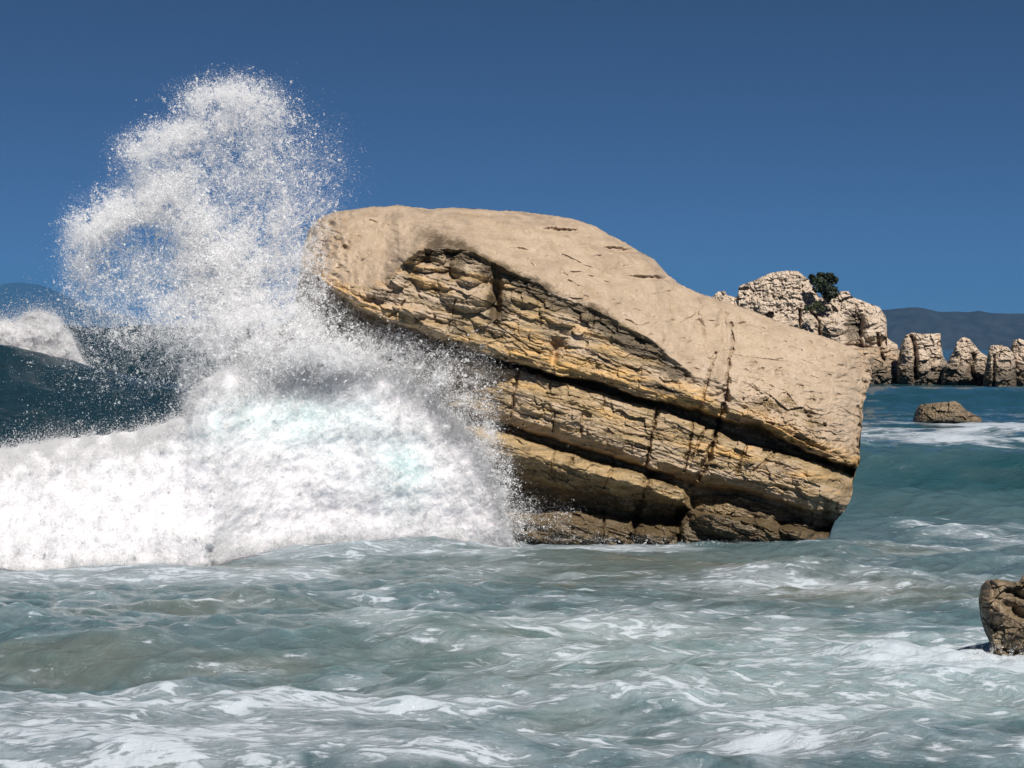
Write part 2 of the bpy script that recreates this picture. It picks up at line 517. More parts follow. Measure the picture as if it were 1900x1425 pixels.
def water_material():
    t = NT('sea_water')
    m1 = t.mapping((0, 0, 0.08), (0.62, 1.7, 1.0))
    warp = t.noise(m1, 1.3, 3, 0.5)
    na = t.noise(m1, 2.0, 9, 0.64, 0.8)
    m2 = t.mapping((0, 0, 0.10), (3.6, 14.0, 1.0))
    nb = t.noise(m2, 1.0, 7, 0.62, 0.9)
    nl = t.noise(t.mapping((0, 0, -0.05), (1.4, 6.0, 1.0)), 1.0, 7, 0.62, 1.0)
    line = t.mapr(t.math('ABSOLUTE', t.math('SUBTRACT', nl, 0.5)), 0.0, 0.045, 1.0, 0.0)
    vo = t.n.new('ShaderNodeTexVoronoi'); vo.feature = 'DISTANCE_TO_EDGE'
    va = t.n.new('ShaderNodeVectorMath'); va.operation = 'ADD'
    nc = t.n.new('ShaderNodeTexNoise'); t.l.new(m1, nc.inputs['Vector']); nc.inputs['Scale'].default_value = 2.5; nc.inputs['Detail'].default_value = 4
    t.l.new(m1, va.inputs[0])
    vm = t.n.new('ShaderNodeVectorMath'); vm.operation = 'SCALE'; t.l.new(nc.outputs['Color'], vm.inputs[0]); vm.inputs['Scale'].default_value = 0.55
    t.l.new(vm.outputs[0], va.inputs[1])
    t.l.new(va.outputs[0], vo.inputs['Vector']); vo.inputs['Scale'].default_value = 3.0
    lace = t.math('MULTIPLY', t.mapr(vo.outputs['Distance'], 0.0, 0.09, 1.0, 0.0), t.mapr(na, 0.38, 0.60, 0.0, 1.0))
    f = t.math('ADD', nb, t.math('MULTIPLY', t.math('SUBTRACT', na, 0.5), 0.55))
    f = t.math('ADD', f, t.math('MULTIPLY', line, 0.07))
    f = t.math('ADD', f, t.math('MULTIPLY', lace, 0.13))
    f = t.math('ADD', f, t.attr('foam'))
    thick = t.mapr(f, 0.62, 0.79, 0, 0.66, True)
    thin = t.mapr(t.math('ADD', t.math('MULTIPLY', na, 0.9), t.math('MULTIPLY', t.attr('foam'), 1.3)), 0.42, 0.74, 0, 0.36, True)
    foam = t.math('MAXIMUM', thick, thin)
    deep_shade = t.attr('deep_shade')
    c = t.mix(t.mapr(na, 0.35, 0.65), (0.062, 0.104, 0.120), (0.092, 0.142, 0.160))
    c = t.mix(t.math('MULTIPLY', t.attr('sand'), 0.75), c, (0.150, 0.142, 0.102))
    c = t.mix(t.attr('milk'), c, (0.13, 0.225, 0.235))
    c = t.mix(deep_shade, c, (0.010, 0.055, 0.070))
    c = t.mix(t.attr('navy'), c, (0.008, 0.026, 0.040))
    r1 = t.noise(t.mapping((0, 0, 0), (1.0, 1.6, 1.0)), 5.0, 6, 0.6, 0.4)
    r2 = t.noise(t.obj, 0.9, 5, 0.6)
    r3 = t.noise(t.mapping((0, 0, 0.2), (1.0, 1.8, 1.0)), 15.0, 3, 0.55, 0.3)
    h = t.math('ADD', t.math('MULTIPLY', r1, 0.055), t.math('MULTIPLY', r2, 0.09))
    h = t.math('ADD', h, t.math('MULTIPLY', r3, 0.012))
    h = t.math('ADD', h, t.math('MULTIPLY', thick, 0.02))
    nrm = t.bump(h, 1.0, 0.9)
    wa = t.bsdf(Base_Color=c, Roughness=0.08, IOR=1.33, Normal=nrm)
    wa.node.inputs['Subsurface Weight'].default_value = 1.0
    wa.node.inputs['Subsurface Radius'].default_value = (0.5, 0.9, 1.0)
    wa.node.inputs['Subsurface Scale'].default_value = 0.5
    fo = t.bsdf(Base_Color=(0.56, 0.61, 0.68), Roughness=0.7, Normal=nrm)
    fo.node.inputs['Specular IOR Level'].default_value = 0.2
    return t.done(t.mixs(foam, wa, fo))


M_WATER = water_material()
build_water()

# ------------------------------------------------------------------ hills on the horizon
def hill_material():
    t = NT('far_hillside')
    n = t.noise(t.obj, 0.012, 6, 0.6)
    return t.done(t.bsdf(Base_Color=t.mix(t.mapr(n, 0.3, 0.7), (0.002, 0.005, 0.010), (0.022, 0.028, 0.034)), Roughness=0.9))  # bluish base paints part of the distance haze into the colour


M_HILL = hill_material()


def hills(name, Y, prof, depth, label, seed):
    px = np.linspace(prof[0][0], prof[-1][0], 420)
    py = curve(px, prof) + 2.2 * fbm(px / 40, px * 0, 5, seed)
    zt = CH + (HZ - py) / F * Y
    rows = np.linspace(0, 1, 40)[:, None]
    yy = Y - depth * (1 - rows) + 0 * px[None, :]
    zz = zt[None, :] * (rows ** 0.8)
    zz = zz * (1 + 0.22 * fbm(px[None, :] / 30, rows * 5, 4, seed + 3) * (1 - rows) * 2) - 6 * (rows == 0)
    xx = (px[None, :] - 950) / F * yy
    r2 = np.linspace(0.05, 1, 14)[:, None]
    yb = Y + depth * r2 + 0 * px[None, :]
    zb = zt[None, :] * (1 - r2 ** 1.5) - 6 * (r2 == 1)
    xb = (px[None, :] - 950) / F * yb
    V = np.stack([np.concatenate([xx, xb])[::-1], np.concatenate([yy, yb])[::-1], np.concatenate([zz, zb])[::-1]], -1)
    o = mesh_obj(name, V.reshape(-1, 3), grid_faces(V.shape[0], V.shape[1]).reshape(-1, 4), M_HILL)
    tag(o, label, 'hills', kind='structure')


hills('hills', 6800, [(1150, 640), (1300, 600), (1500, 578), (1640, 575), (1690, 570), (1715, 572), (1740, 578), (1800, 579), (1815, 577), (1840, 581), (1900, 582), (2100, 590), (2600, 640)], 500, 'long dark blue ridge on the horizon behind the sea stacks', 3)
hills('hills', 26000, [(-900, 600), (-500, 560), (-200, 538), (-60, 527), (0, 528), (40, 524), (75, 528), (110, 542), (160, 568), (210, 580), (300, 600), (420, 630), (480, 646)], 900, 'faint hazy mountain at the far left behind the breaking wave crest', 9)

# ------------------------------------------------------------------ the great tilted boulder
ROCK_Y = 17.5
MPP = ROCK_Y / F
TOP = [(470, 640), (490, 618), (520, 600), (548, 590), (556, 520), (560, 470), (566, 445), (574, 425), (590, 405), (620, 393), (680, 385), (740, 381), (800, 388), (840, 385), (900, 389), (960, 392), (1010, 398), (1060, 405), (1100, 418), (1140, 440), (1180, 462), (1215, 483), (1240, 510), (1262, 528), (1300, 545), (1340, 558), (1400, 578), (1440, 595), (1500, 615), (1550, 632), (1590, 650), (1612, 670), (1618, 680), (1622, 690)]
BOT = [(470, 1045), (1500, 1045), (1526, 1040), (1533, 1012), (1538, 992), (1543, 976), (1553, 963), (1566, 950), (1577, 932), (1584, 908), (1588, 885), (1594, 862), (1599, 800), (1603, 752), (1609, 728), (1616, 712), (1622, 698)]
E_ = [(470, 620), (545, 560), (560, 480), (620, 520), (680, 545), (715, 535), (740, 495), (780, 462), (830, 460), (880, 466), (936, 498), (1000, 528), (1040, 550), (1100, 572), (1160, 600), (1200, 625), (1250, 665), (1290, 700), (1330, 700), (1345, 720), (1400, 762), (1440, 785), (1500, 815), (1590, 852), (1622, 860)]
TANL = [(470, 560), (560, 498), (640, 525), (690, 530), (725, 510), (745, 484), (780, 462), (830, 460), (880, 466), (936, 498), (1000, 528), (1040, 550), (1100, 572), (1160, 600), (1200, 628), (1250, 690), (1290, 735), (1330, 745), (1400, 770), (1437, 792), (1489, 815), (1542, 835), (1592, 845), (1622, 860)]
A_BOT = [(470, 600), (560, 500), (580, 508), (620, 540), (660, 565), (700, 585), (740, 600), (790, 618), (830, 632), (880, 650), (930, 664), (977, 678), (1040, 697), (1116, 708), (1179, 733), (1230, 745), (1289, 757), (1342, 775), (1410, 783), (1437, 805), (1489, 832), (1542, 855), (1592, 866), (1622, 880)]
B_TOP = [(470, 650), (600, 660), (700, 665), (760, 668), (800, 672), (840, 668), (895, 666), (964, 684), (1021, 701), (1116, 729), (1217, 757), (1280, 779), (1337, 803), (1384, 821), (1437, 838), (1489, 850), (1529, 862), (1584, 882), (1622, 894)]
B_BOT = [(470, 740), (700, 745), (800, 760), (870, 770), (920, 781), (964, 793), (1021, 807), (1068, 823), (1116, 838), (1192, 866), (1211, 872), (1267, 885), (1300, 893), (1368, 903), (1395, 911), (1450, 926), (1503, 945), (1568, 954), (1622, 960)]
C_TOP = [(470, 770), (800, 778), (888, 786), (952, 802), (1027, 829), (1065, 839), (1100, 851), (1163, 868), (1207, 884), (1267, 905), (1278, 917), (1300, 926), (1622, 962)]
C_BOT = [(470, 880), (900, 885), (1000, 900), (1100, 912), (1150, 920), (1200, 928), (1270, 936), (1300, 930), (1350, 929), (1440, 955), (1622, 970)]
D_TOP = [(470, 930), (950, 946), (1120, 950), (1175, 966), (1250, 970), (1275, 947), (1290, 937), (1313, 930), (1358, 936), (1410, 950), (1437, 965), (1450, 977), (1480, 976), (1512, 984), (1538, 984), (1622, 1000)]

CRACKS = [  # polyline, half width px, depth m
    ([(1356, 602), (1361, 640), (1353, 668), (1349, 716)], 4.5, 0.16),
    ([(1349, 716), (1347, 741), (1336, 775), (1331, 788), (1320, 830), (1308, 862), (1296, 890)], 8, 0.30),
    ([(1327, 655), (1316, 690), (1311, 716), (1298, 760)], 4.0, 0.10),
    ([(1220, 757), (1210, 802), (1198, 868)], 4.5, 0.20),
    ([(964, 688), (957, 713), (947, 775)], 4.5, 0.14),
    ([(1286, 780), (1283, 810), (1270, 875)], 3.5, 0.14),
    ([(1312, 792), (1298, 815), (1284, 850)], 3.5, 0.16),
    ([(1386, 824), (1377, 850), (1367, 876)], 4.0, 0.15),
    ([(1437, 838), (1420, 856), (1398, 874)], 3.5, 0.10),
    ([(1141, 858), (1130, 880), (1121, 905)], 3.5, 0.10),
    ([(1030, 828), (1026, 850), (1022, 872)], 3.0, 0.10),
    ([(1065, 838), (1060, 862)], 3.0, 0.10),
    ([(1203, 884), (1190, 930), (1174, 1000)], 9, 0.25),
    ([(1120, 948), (1118, 1005)], 4, 0.14),
    ([(1262, 950), (1258, 1010)], 9, 0.22),
    ([(1023, 706), (1016, 735)], 3, 0.08),
    ([(1030, 765), (1026, 800)], 3, 0.09),
    ([(1080, 768), (1076, 808)], 2.6, 0.08),
    ([(1122, 728), (1118, 760)], 2.6, 0.07),
    ([(845, 555), (838, 590), (830, 622)], 2.5, 0.07),
    ([(752, 556), (735, 580), (722, 588)], 2.5, 0.08),
    ([(1105, 580), (1098, 612), (1090, 640)], 2.6, 0.06),
    ([(918, 600), (960, 630), (1000, 655)], 2.5, 0.07),
    ([(1360, 658), (1410, 665), (1470, 672)], 2.0, 0.035),
    ([(655, 492), (680, 478), (704, 452)], 2.0, 0.035),
    ([(1240, 590), (1250, 560), (1252, 548)], 3.0, 0.05),
    ([(1262, 600), (1290, 585), (1302, 568), (1292, 550)], 3.5, 0.06),
    ([(1358, 606), (1375, 600), (1388, 598)], 3.0, 0.06),
    ([(1345, 602), (1346, 580)], 3.5, 0.06),
    ([(960, 437), (990, 443), (1020, 441)], 1.8, 0.035),
    ([(1040, 455), (1075, 458), (1100, 456)], 1.5, 0.03),
]
PITS = [  # px, py, rx, ry, angle, depth: hollows worn into the smooth top
    (1035, 428, 34, 5, 0.06, 0.16), (968, 466, 27, 5.5, 0.08, 0.10), (1150, 464, 38, 5, 0.10, 0.14), (1110, 476, 14, 3, -0.1, 0.06),
    (1205, 516, 40, 4.5, 0.05, 0.12), (1162, 494, 14, 3, 0, 0.06), (1225, 503, 14, 4, 0.3, 0.08), (870, 388, 30, 3, 0.08, 0.06), (1180, 523, 16, 3, 0.2, 0.05),
    (1235, 543, 22, 3, -0.15, 0.05), (985, 490, 9, 3, 0.9, 0.04), (640, 462, 8, 7, 0, 0.10), (613, 418, 9, 7, 0, 0.09), (600, 455, 7, 9, 0, 0.10), (665, 440, 6, 5, 0, 0.05), (588, 470, 8, 10, 0, 0.10), (690, 411, 9, 4, 0.3, 0.06), (627, 398, 8, 3, 0, 0.05),
    (610, 480, 9, 7, 0, 0.09), (632, 496, 10, 6, 0.4, 0.09), (580, 440, 6, 7, 0, 0.07),
    (920, 548, 9, 40, 0.05, 0.22), (1034, 640, 13, 14, 0.0, 0.16), (1028, 660, 7, 14, 0.2, 0.14),
    (1250, 605, 9, 16, 0.2, 0.05), (1300, 610, 7, 18, -0.2, 0.06), (1335, 600, 6, 20, 0.1, 0.07),
]
LUMPS = [  # rounded blocks swelling out under the arch and along the beds
    (873, 498, 38, 34, 0, 0.20), (868, 548, 52, 32, 0.15, 0.16), (765, 474, 26, 16, 0, 0.12), (812, 477, 15, 14, 0, 0.13), (800, 497, 34, 9, 0.0, 0.14), (805, 520, 45, 16, 0.15, 0.10), (700, 540, 26, 16, 0.3, 0.07), (735, 520, 30, 14, 0.2, 0.06),
    (762, 578, 34, 8, 0.28, 0.12), (800, 610, 35, 12, 0.3, 0.08), (975, 553, 30, 16, 0.3, 0.07), (1035, 590, 34, 14, 0.35, 0.06),
    (1245, 905, 42, 24, 0.2, 0.16), (1165, 886, 60, 26, 0.25, 0.10), (1000, 850, 66, 26, 0.25, 0.10), (1050, 755, 30, 26, 0.2, 0.04), (985, 738, 28, 24, 0.2, 0.06), (1055, 783, 26, 22, 0.1, 0.07), (1108, 800, 20, 20, 0.1, 0.07), (1145, 820, 18, 18, 0.1, 0.07),
    (1380, 965, 110, 42, 0.22, 0.28), (1480, 985, 34, 16, 0.1, 0.26), (1215, 988, 42, 24, 0, 0.16), (1040, 985, 90, 30, 0.05, 0.12), (1540, 905, 70, 36, 0.3, 0.10), (1420, 880, 50, 24, 0.3, 0.05),
    (1275, 560, 26, 40, -0.3, 0.05), (1318, 575, 22, 36, 0.0, 0.06), (1357, 620, 9, 30, 0, 0.03),
]


def dome(X, Y, cx, cy, rx, ry, ang):
    c, s = math.cos(ang), math.sin(ang)
    dx, dy = X - cx, Y - cy
    return ((dx * c + dy * s) / rx) ** 2 + ((-dx * s + dy * c) / ry) ** 2


def strata(PX, PY, th, mpp, thick, seed, joint=0.45):
    """thin-bedded blocky relief in metres: (offset, groove)"""
    c, s = math.cos(th), math.sin(th)
    S = (PX * c + PY * s) * mpp
    T = (-PX * s + PY * c) * mpp
    T = T + 0.55 * thick * fbm(S * 1.6, T * 1.6, 3, seed) + 0.25 * thick * fbm(S * 7, T * 7, 3, seed + 2)
    q = T / thick
    q = q + 0.35 * np.sin(q * 1.7 + 1.3)
    i = np.floor(q).astype(np.int64); f = q - i
    jl = joint * (0.5 + rnd(i, i * 0 + 3, seed + 4))
    js = (S + 0.06 * fbm(T * 6, S * 3, 2, seed + 6)) / jl + 9 * rnd(i, i * 0, seed + 5)
    j = np.floor(js).astype(np.int64); g = js - j
    off = rnd(i, i * 0 + 1, seed + 7) * 0.6 + rnd(i, j, seed + 8) * 0.4 - 0.5
    et = np.minimum(f, 1 - f) * thick
    ej = np.minimum(g, 1 - g) * jl
    gr = np.exp(-(et / 0.010) ** 2) + 0.7 * np.exp(-(ej / 0.010) ** 2) * (rnd(i, j, seed + 9) > 0.35)
    rounding = 1 - np.exp(-np.minimum(et / (0.16 * thick), ej / (0.10 * jl)))
    return off, np.clip(gr, 0, 1), rounding


def boulder_depth(PX, PY, v):
    px = PX[0]
    th = math.radians(17)
    wob = 6.0 * fbm(PX / 70, PY / 70, 3, 1) + 2.6 * fbm(PX / 16, PY / 16, 3, 2)
    Q = PY + wob * sm(0, 18, PY - curve(px, TOP)[None, :])
    top, e, ab, bt, bb, ct, cb, dt = (curve(px, c) for c in (TOP, E_, A_BOT, B_TOP, B_BOT, C_TOP, C_BOT, D_TOP))
    bot = curve(px, BOT)
    Dp = curve(px, [(470, 0.3), (556, 0.3), (566, 0.9), (620, 1.4), (700, 1.9), (900, 2.3), (1100, 2.2), (1250, 1.7), (1400, 1.5), (1540, 1.2), (1600, 0.7), (1622, 0.1)])
    nose = -1.3 * np.clip(1 - (px - 556) / 150.0, 0, 1) ** 2 - 1.0 * np.clip((px - 1500) / 122.0, 0, 1) ** 2.2
    nose = np.where(px < 556, -1.3, nose)
    low = curve(px, [(470, -1.5), (600, -1.2), (760, -0.9), (860, -0.45), (950, -0.12), (1050, 0.0), (1500, 0.0), (1560, -0.35), (1600, -0.8), (1622, -1.0)])
    rec = curve(px, [(470, 0), (720, 0.01), (760, 0.07), (820, 0.15), (920, 0.12), (1000, 0.05), (1150, 0.05), (1260, 0.04), (1320, 0.0), (1622, 0)])
    cC = 1 - sm(1268, 1288, px)
    ys, ds = [], []

    def add(y, d):
        ys.append(y + 0 * px); ds.append(d + 0 * px)
    for t in (1.0, 0.985, 0.95, 0.88, 0.75, 0.5, 0.25, 0.0):
        add(e - t * (e - top), nose - Dp * (0.62 * t + 0.38 * (1 - math.sqrt(1 - t * t))))
    add(e + 10, nose - rec)
    add(e + 0.45 * (ab - e), nose - 0.35 * rec + 0.02)
    add(ab - 14, nose + 0.08)
    add(ab, nose + 0.02)
    add(ab + 0.25 * (bt - ab), np.minimum(nose, low) - 0.34)
    add(bt - 3, np.minimum(nose, low) - 0.46)
    add(bt + 2, low - 0.10)
    add(bt + 12, low - 0.01)
    add(0.5 * (bt + bb), low + 0.05)
    add(bb - 16, low + 0.05)
    add(bb, low - 0.06)
    add(bb + 0.4 * (ct - bb), low - 0.38)
    add(ct - 1, low - 0.42)
    add(ct + 6, low - 0.42 + cC * 0.40)
    add(ct + 26, low - 0.42 + cC * 0.52)
    add(0.4 * ct + 0.6 * cb, low - 0.42 + cC * 0.48)
    add(cb, low - 0.46 + cC * 0.22)
    add(dt - 2, low - 0.50)
    add(dt + 5, low - 0.22)
    add(dt + 24, low - 0.05)
    add(np.maximum(bot, dt + 40), low + 0.02)
    YS = np.maximum.accumulate(np.array(ys) + np.arange(len(ys))[:, None] * 0.02, 0); DS = np.array(ds)
    d = np.empty_like(PX)
    for j in range(PX.shape[1]):
        d[:, j] = np.interp(Q[:, j], YS[:, j], DS[:, j])
    # soften the arrises a little
    for _ in range(2):
        d[1:-1] = 0.25 * d[:-2] + 0.5 * d[1:-1] + 0.25 * d[2:]
    tl = curve(px, TANL)[None, :]
    tl = tl + 14 * fbm(PX / 45, PY / 45, 4, 17) * sm(700, 760, PX)
    rough = sm(-8, 14, Q - tl)                       # 0 on the worn skin, 1 on the broken face
    inA = 1 - sm(-2, 2, Q - 0.5 * (ab + bt)[None, :])
    # broken, bedded face
    o1, g1, r1 = strata(PX, PY, th, MPP, 0.19, 11, 0.5)
    o2, g2, r2 = strata(PX, PY, th, MPP, 0.055, 23, 0.30)
    zone = 0.35 + 0.65 * sm(-0.2, 0.25, fbm(PX / 120, PY / 60, 3, 19))
    S = (PX * math.cos(th) + PY * math.sin(th)) * MPP
    T = (-PX * math.sin(th) + PY * math.cos(th)) * MPP
    ani = fbm(S * 2.2, T * 11, 6, 41, 0.6)
    iso = fbm(S * 5, T * 6, 6, 43, 0.58)
    d = d + rough * zone * (0.115 * o1 * r1 + 0.034 * o2 * r2 - 0.028 * g1 - 0.010 * g2)
    fc = facets((S + 0.1 * iso) / 0.22, (T + 0.05 * iso) / 0.13, 45)
    d = d + rough * (0.040 * ani + 0.045 * iso + 0.045 * fc)
    # worn skin: gentle undulation, hairline steps
    skin = 1 - rough
    d = d + skin * (0.045 * fbm(S * 1.3, T * 2.0, 4, 51) + 0.017 * fbm(S * 9, T * 14, 6, 53, 0.65))
    st = ridged(S * 1.1 + 0.3 * fbm(S * 2, T * 2, 3, 66), T * 4.2, 3, 61)
    d = d - skin * 0.045 * (1 - 0.85 * sm(1200, 1300, PX)) * sm(0.72, 0.90, st) * sm(-0.05, 0.25, fbm(S * 0.9, T * 1.2, 2, 63))
    d = d + skin * 0.030 * fbm(S * 3.2, T * 5.5, 5, 57, 0.62) + skin * 0.018 * np.abs(fbm(S * 2.0 + T, T * 7 - S * 1.5, 4, 58))
    d = d + skin * 0.032 * fbm(S * 1.1 + 3, T * 8.0, 5, 59, 0.6)
    w1, w2, wc = worley(PX / 17 + 0.5 * fbm(PX / 20, PY / 20, 2, 64), PY / 11, 65)
    d = d - skin * 0.035 * np.clip(1 - w1 * 2.2, 0, 1) * (wc > 0.72)
    low_r = sm(1350, 1400, PX) * inA * sm(-120, -35, Q - tl + 26 * fbm(PX / 40, PY / 40, 3, 47))
    d = d + low_r * (0.10 * iso + 0.075 * o1 * r1 + 0.05 * ani + 0.06 * fc - 0.02 * g1)
    crk = np.zeros_like(d)
    # honeycombed nose on the left
    f1, f2, cid = worley(PX / 13, PY / 13, 71)
    ns = (1 - sm(610, 700, PX)) * inA
    d = d - ns * 0.06 * np.clip(1 - f1 * 1.6, 0, 1) * (cid > 0.35)
    for cx, cy, rx, ry, a, dp in PITS:
        w_ = 2.0 * fbm(PX / 12, PY / 8, 2, int(cx))
        q = dome(PX, PY + w_, cx, cy, rx, ry, a)
        d = d - dp * np.exp(-q ** 1.5)
    for cx, cy, rx, ry, a, hp in LUMPS:
        q = dome(PX + 5 * fbm(PX / 25, PY / 25, 2, int(cx)), PY + 4 * fbm(PX / 22, PY / 22, 2, int(cy)), cx, cy, rx, ry, a)
        d = d + hp * np.sqrt(np.clip(1 - q, 0, 1))
    for pts, hw, dp in CRACKS:
        x0 = min(p[0] for p in pts) - 30; x1 = max(p[0] for p in pts) + 30
        j0, j1 = np.searchsorted(px, x0), np.searchsorted(px, x1)
        sx, sy = PX[:, j0:j1], PY[:, j0:j1]
        ds_ = segdist(sx + 4 * fbm(sx / 15, sy / 15, 3, 88), sy, pts)
        ww = hw * 0.8 * np.clip(0.75 + 1.1 * fbm(sx / 16, sy / 16, 3, 90), 0.12, 2)
        gg = np.exp(-(ds_ / ww) ** 2)
        d[:, j0:j1] -= 0.62 * dp * gg
        crk[:, j0:j1] = np.maximum(crk[:, j0:j1], gg * min(1.0, dp / 0.10))
    # masks: mineral skins, plus shade painted under ledges and in gaps
    n1 = fbm(PX / 60, PY / 40, 4, 101); n2 = fbm(S * 1.8, T * 9, 4, 103)
    tan = skin * 1.0
    tan = np.maximum(tan, 0.80 * rough * inA * (1 - sm(720, 820, PX)))
    tan = np.maximum(tan, (0.47 + 0.6 * n2 + 0.34 * o1) * rough)
    tan = np.where(Q > bt[None, :], tan * (0.95 - 0.65 * sm(0, 14, Q - (0.5 * bb + 0.5 * ct)[None, :])), tan)
    tan = np.maximum(tan, 0.55 * sm(1345, 1370, PX) * inA)
    for cx, cy, rx, ry, a, hp in LUMPS[:8]:
        tan = np.maximum(tan, 0.62 * np.exp(-dome(PX, PY + 6, cx, cy, rx, ry, a) ** 2))
    tan = tan - 0.5 * low_r * sm(-0.1, 0.3, n2)
    up = ab[None, :] - Q
    och = np.exp(-((up - 24) / 20) ** 2) * sm(900, 1000, PX) * (1 - sm(1300, 1350, PX)) * 0.9
    och = och + np.exp(-((up - 12) / 12) ** 2) * (1 - sm(700, 860, PX)) * 0.85
    och = och + np.exp(-((up - 16) / 18) ** 2) * sm(1340, 1420, PX) * 0.55
    och = och + np.exp(-((Q - bt[None, :] - 34) / 16) ** 2) * sm(0.0, 0.3, fbm(S * 1.2, T * 4, 3, 111)) * 0.9
    och = och + 0.62 * rough * inA * sm(0.0, 0.3, fbm(S * 1.1 + 7, T * 8, 4, 115)) + 0.62 * sm(0.08, 0.36, n2) * rough * sm(-0.1, 0.2, n1) * (Q > bt[None, :])
    och = och + 0.28 * skin * sm(0.1, 0.4, fbm(S * 0.8, T * 3, 3, 113)) * np.exp(-((PX - 990) / 120) ** 2 - ((PY - 405) / 16) ** 2) * 2
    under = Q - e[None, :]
    stn_shade = np.exp(-((under - 10 + 22 * fbm(PX / 40, PY / 30, 3, 119)) / 20) ** 2) * sm(765, 800, PX) * (1 - sm(1120, 1180, PX)) * 0.85  # dark lichen band with the ledge's shade painted in
    stn_shade = stn_shade + 0.95 * np.exp(-dome(PX, PY, 1185, 640, 62, 20, 0.42) ** 2) + 0.8 * np.exp(-dome(PX, PY, 1255, 690, 36, 14, 0.35) ** 2)  # first blotch paints the cast shadow of the small ledge
    stn_shade = stn_shade + 0.5 * np.exp(-dome(PX, PY, 790, 432, 34, 24, 0.4) ** 2) * 0.7 + 0.45 * np.exp(-dome(PX, PY, 830, 445, 40, 12, 0.2))
    stn_shade = stn_shade + 0.8 * np.exp(-dome(PX, PY, 1230, 722, 60, 9, 0.3) ** 2) + 0.8 * np.exp(-dome(PX, PY, 925, 570, 22, 34, 0.1) ** 2) + 0.6 * np.exp(-dome(PX, PY, 852, 605, 24, 20, 0.1) ** 2)
    stn_shade = stn_shade + 0.45 * rough * sm(0.05, 0.35, fbm(S * 1.6 + 4, T * 6, 4, 121)) * (1 - low_r)
    stn_shade = np.where(Q > (bb + 4)[None, :], np.maximum(stn_shade, 0.36 + 0.3 * n1 - 0.25 * np.exp(-((Q - ct[None, :] - 20) / 22) ** 2) * cC[None, :]), stn_shade)
    stn_shade = np.where(Q > (cb)[None, :], np.maximum(stn_shade, 0.64 + 0.3 * n1 + 0.45 * sm(945, 990, PY)), stn_shade)
    stn_shade = np.maximum(stn_shade, 0.85 * np.exp(-((Q - ab[None, :] - 8) / 9) ** 2) * (Q > ab[None, :]) * 0.8)  # shade painted into the gap beneath the upper slab
    stn_shade = np.maximum(stn_shade, np.where((Q > ab[None, :]) & (Q < bt[None, :]), 0.5, 0))
    stn_shade = np.maximum(stn_shade, 0.35 * crk) + 0.42 * low_r * sm(0.0, 0.3, fbm(S * 3, T * 5, 4, 131))
    stn_shade = stn_shade + 0.22 * (1 - low_r) * rough * sm(0.05, 0.30, fbm(S * 2.6 + 2, T * 4.5, 5, 133, 0.6)) * (Q > 0)
    tan = tan - 0.22 * skin * sm(0.1, 0.4, fbm(S * 1.5, T * 3, 4, 135))
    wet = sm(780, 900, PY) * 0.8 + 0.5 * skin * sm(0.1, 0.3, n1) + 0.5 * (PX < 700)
    reg = np.zeros(PX.shape, int)
    reg[Q > (bt - 2)[None, :]] = 1
    reg[Q > (0.4 * bb + 0.6 * ct)[None, :]] = 2
    reg[Q > (0.3 * cb + 0.7 * dt)[None, :]] = 3
    return d, dict(tan=np.clip(tan, 0, 1), ochre=np.clip(och, 0, 1), stain_shade=np.clip(stn_shade, 0, 1), wet=np.clip(wet, 0, 1)), reg


def build_boulder():
    px = np.unique(np.concatenate([np.linspace(470, 560, 60), np.linspace(560, 1590, 960), np.linspace(1590, 1622, 60)]))
    top = curve(px, TOP) + (2.2 * fbm(px / 26, px * 0, 4, 201) + 1.2 * fbm(px / 6, px * 0, 3, 203)) * sm(600, 700, px)
    bot = curve(px, BOT) + np.where(px > 1500, 3.0 * fbm(px / 8, px * 0, 4, 205), 0)
    bot = np.maximum(bot, top + 3)
    V, Fc, at, rg, front = relief(px, top, bot, 760, boulder_depth, ROCK_Y, 2.2, lambda X, Y: sm(1540, 1622, X) * (11 * fbm(Y / 30, X / 60, 5, 207, 0.62) - 3))
    root = empty('tilted_boulder', tuple(P(1100, 1008, ROCK_Y + 0.6)))
    tag(root, 'huge tilted layered sandstone boulder standing in the surf, struck by the splash', 'boulder')
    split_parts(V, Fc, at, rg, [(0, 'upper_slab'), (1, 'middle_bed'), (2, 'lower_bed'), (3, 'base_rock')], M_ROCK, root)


build_boulder()


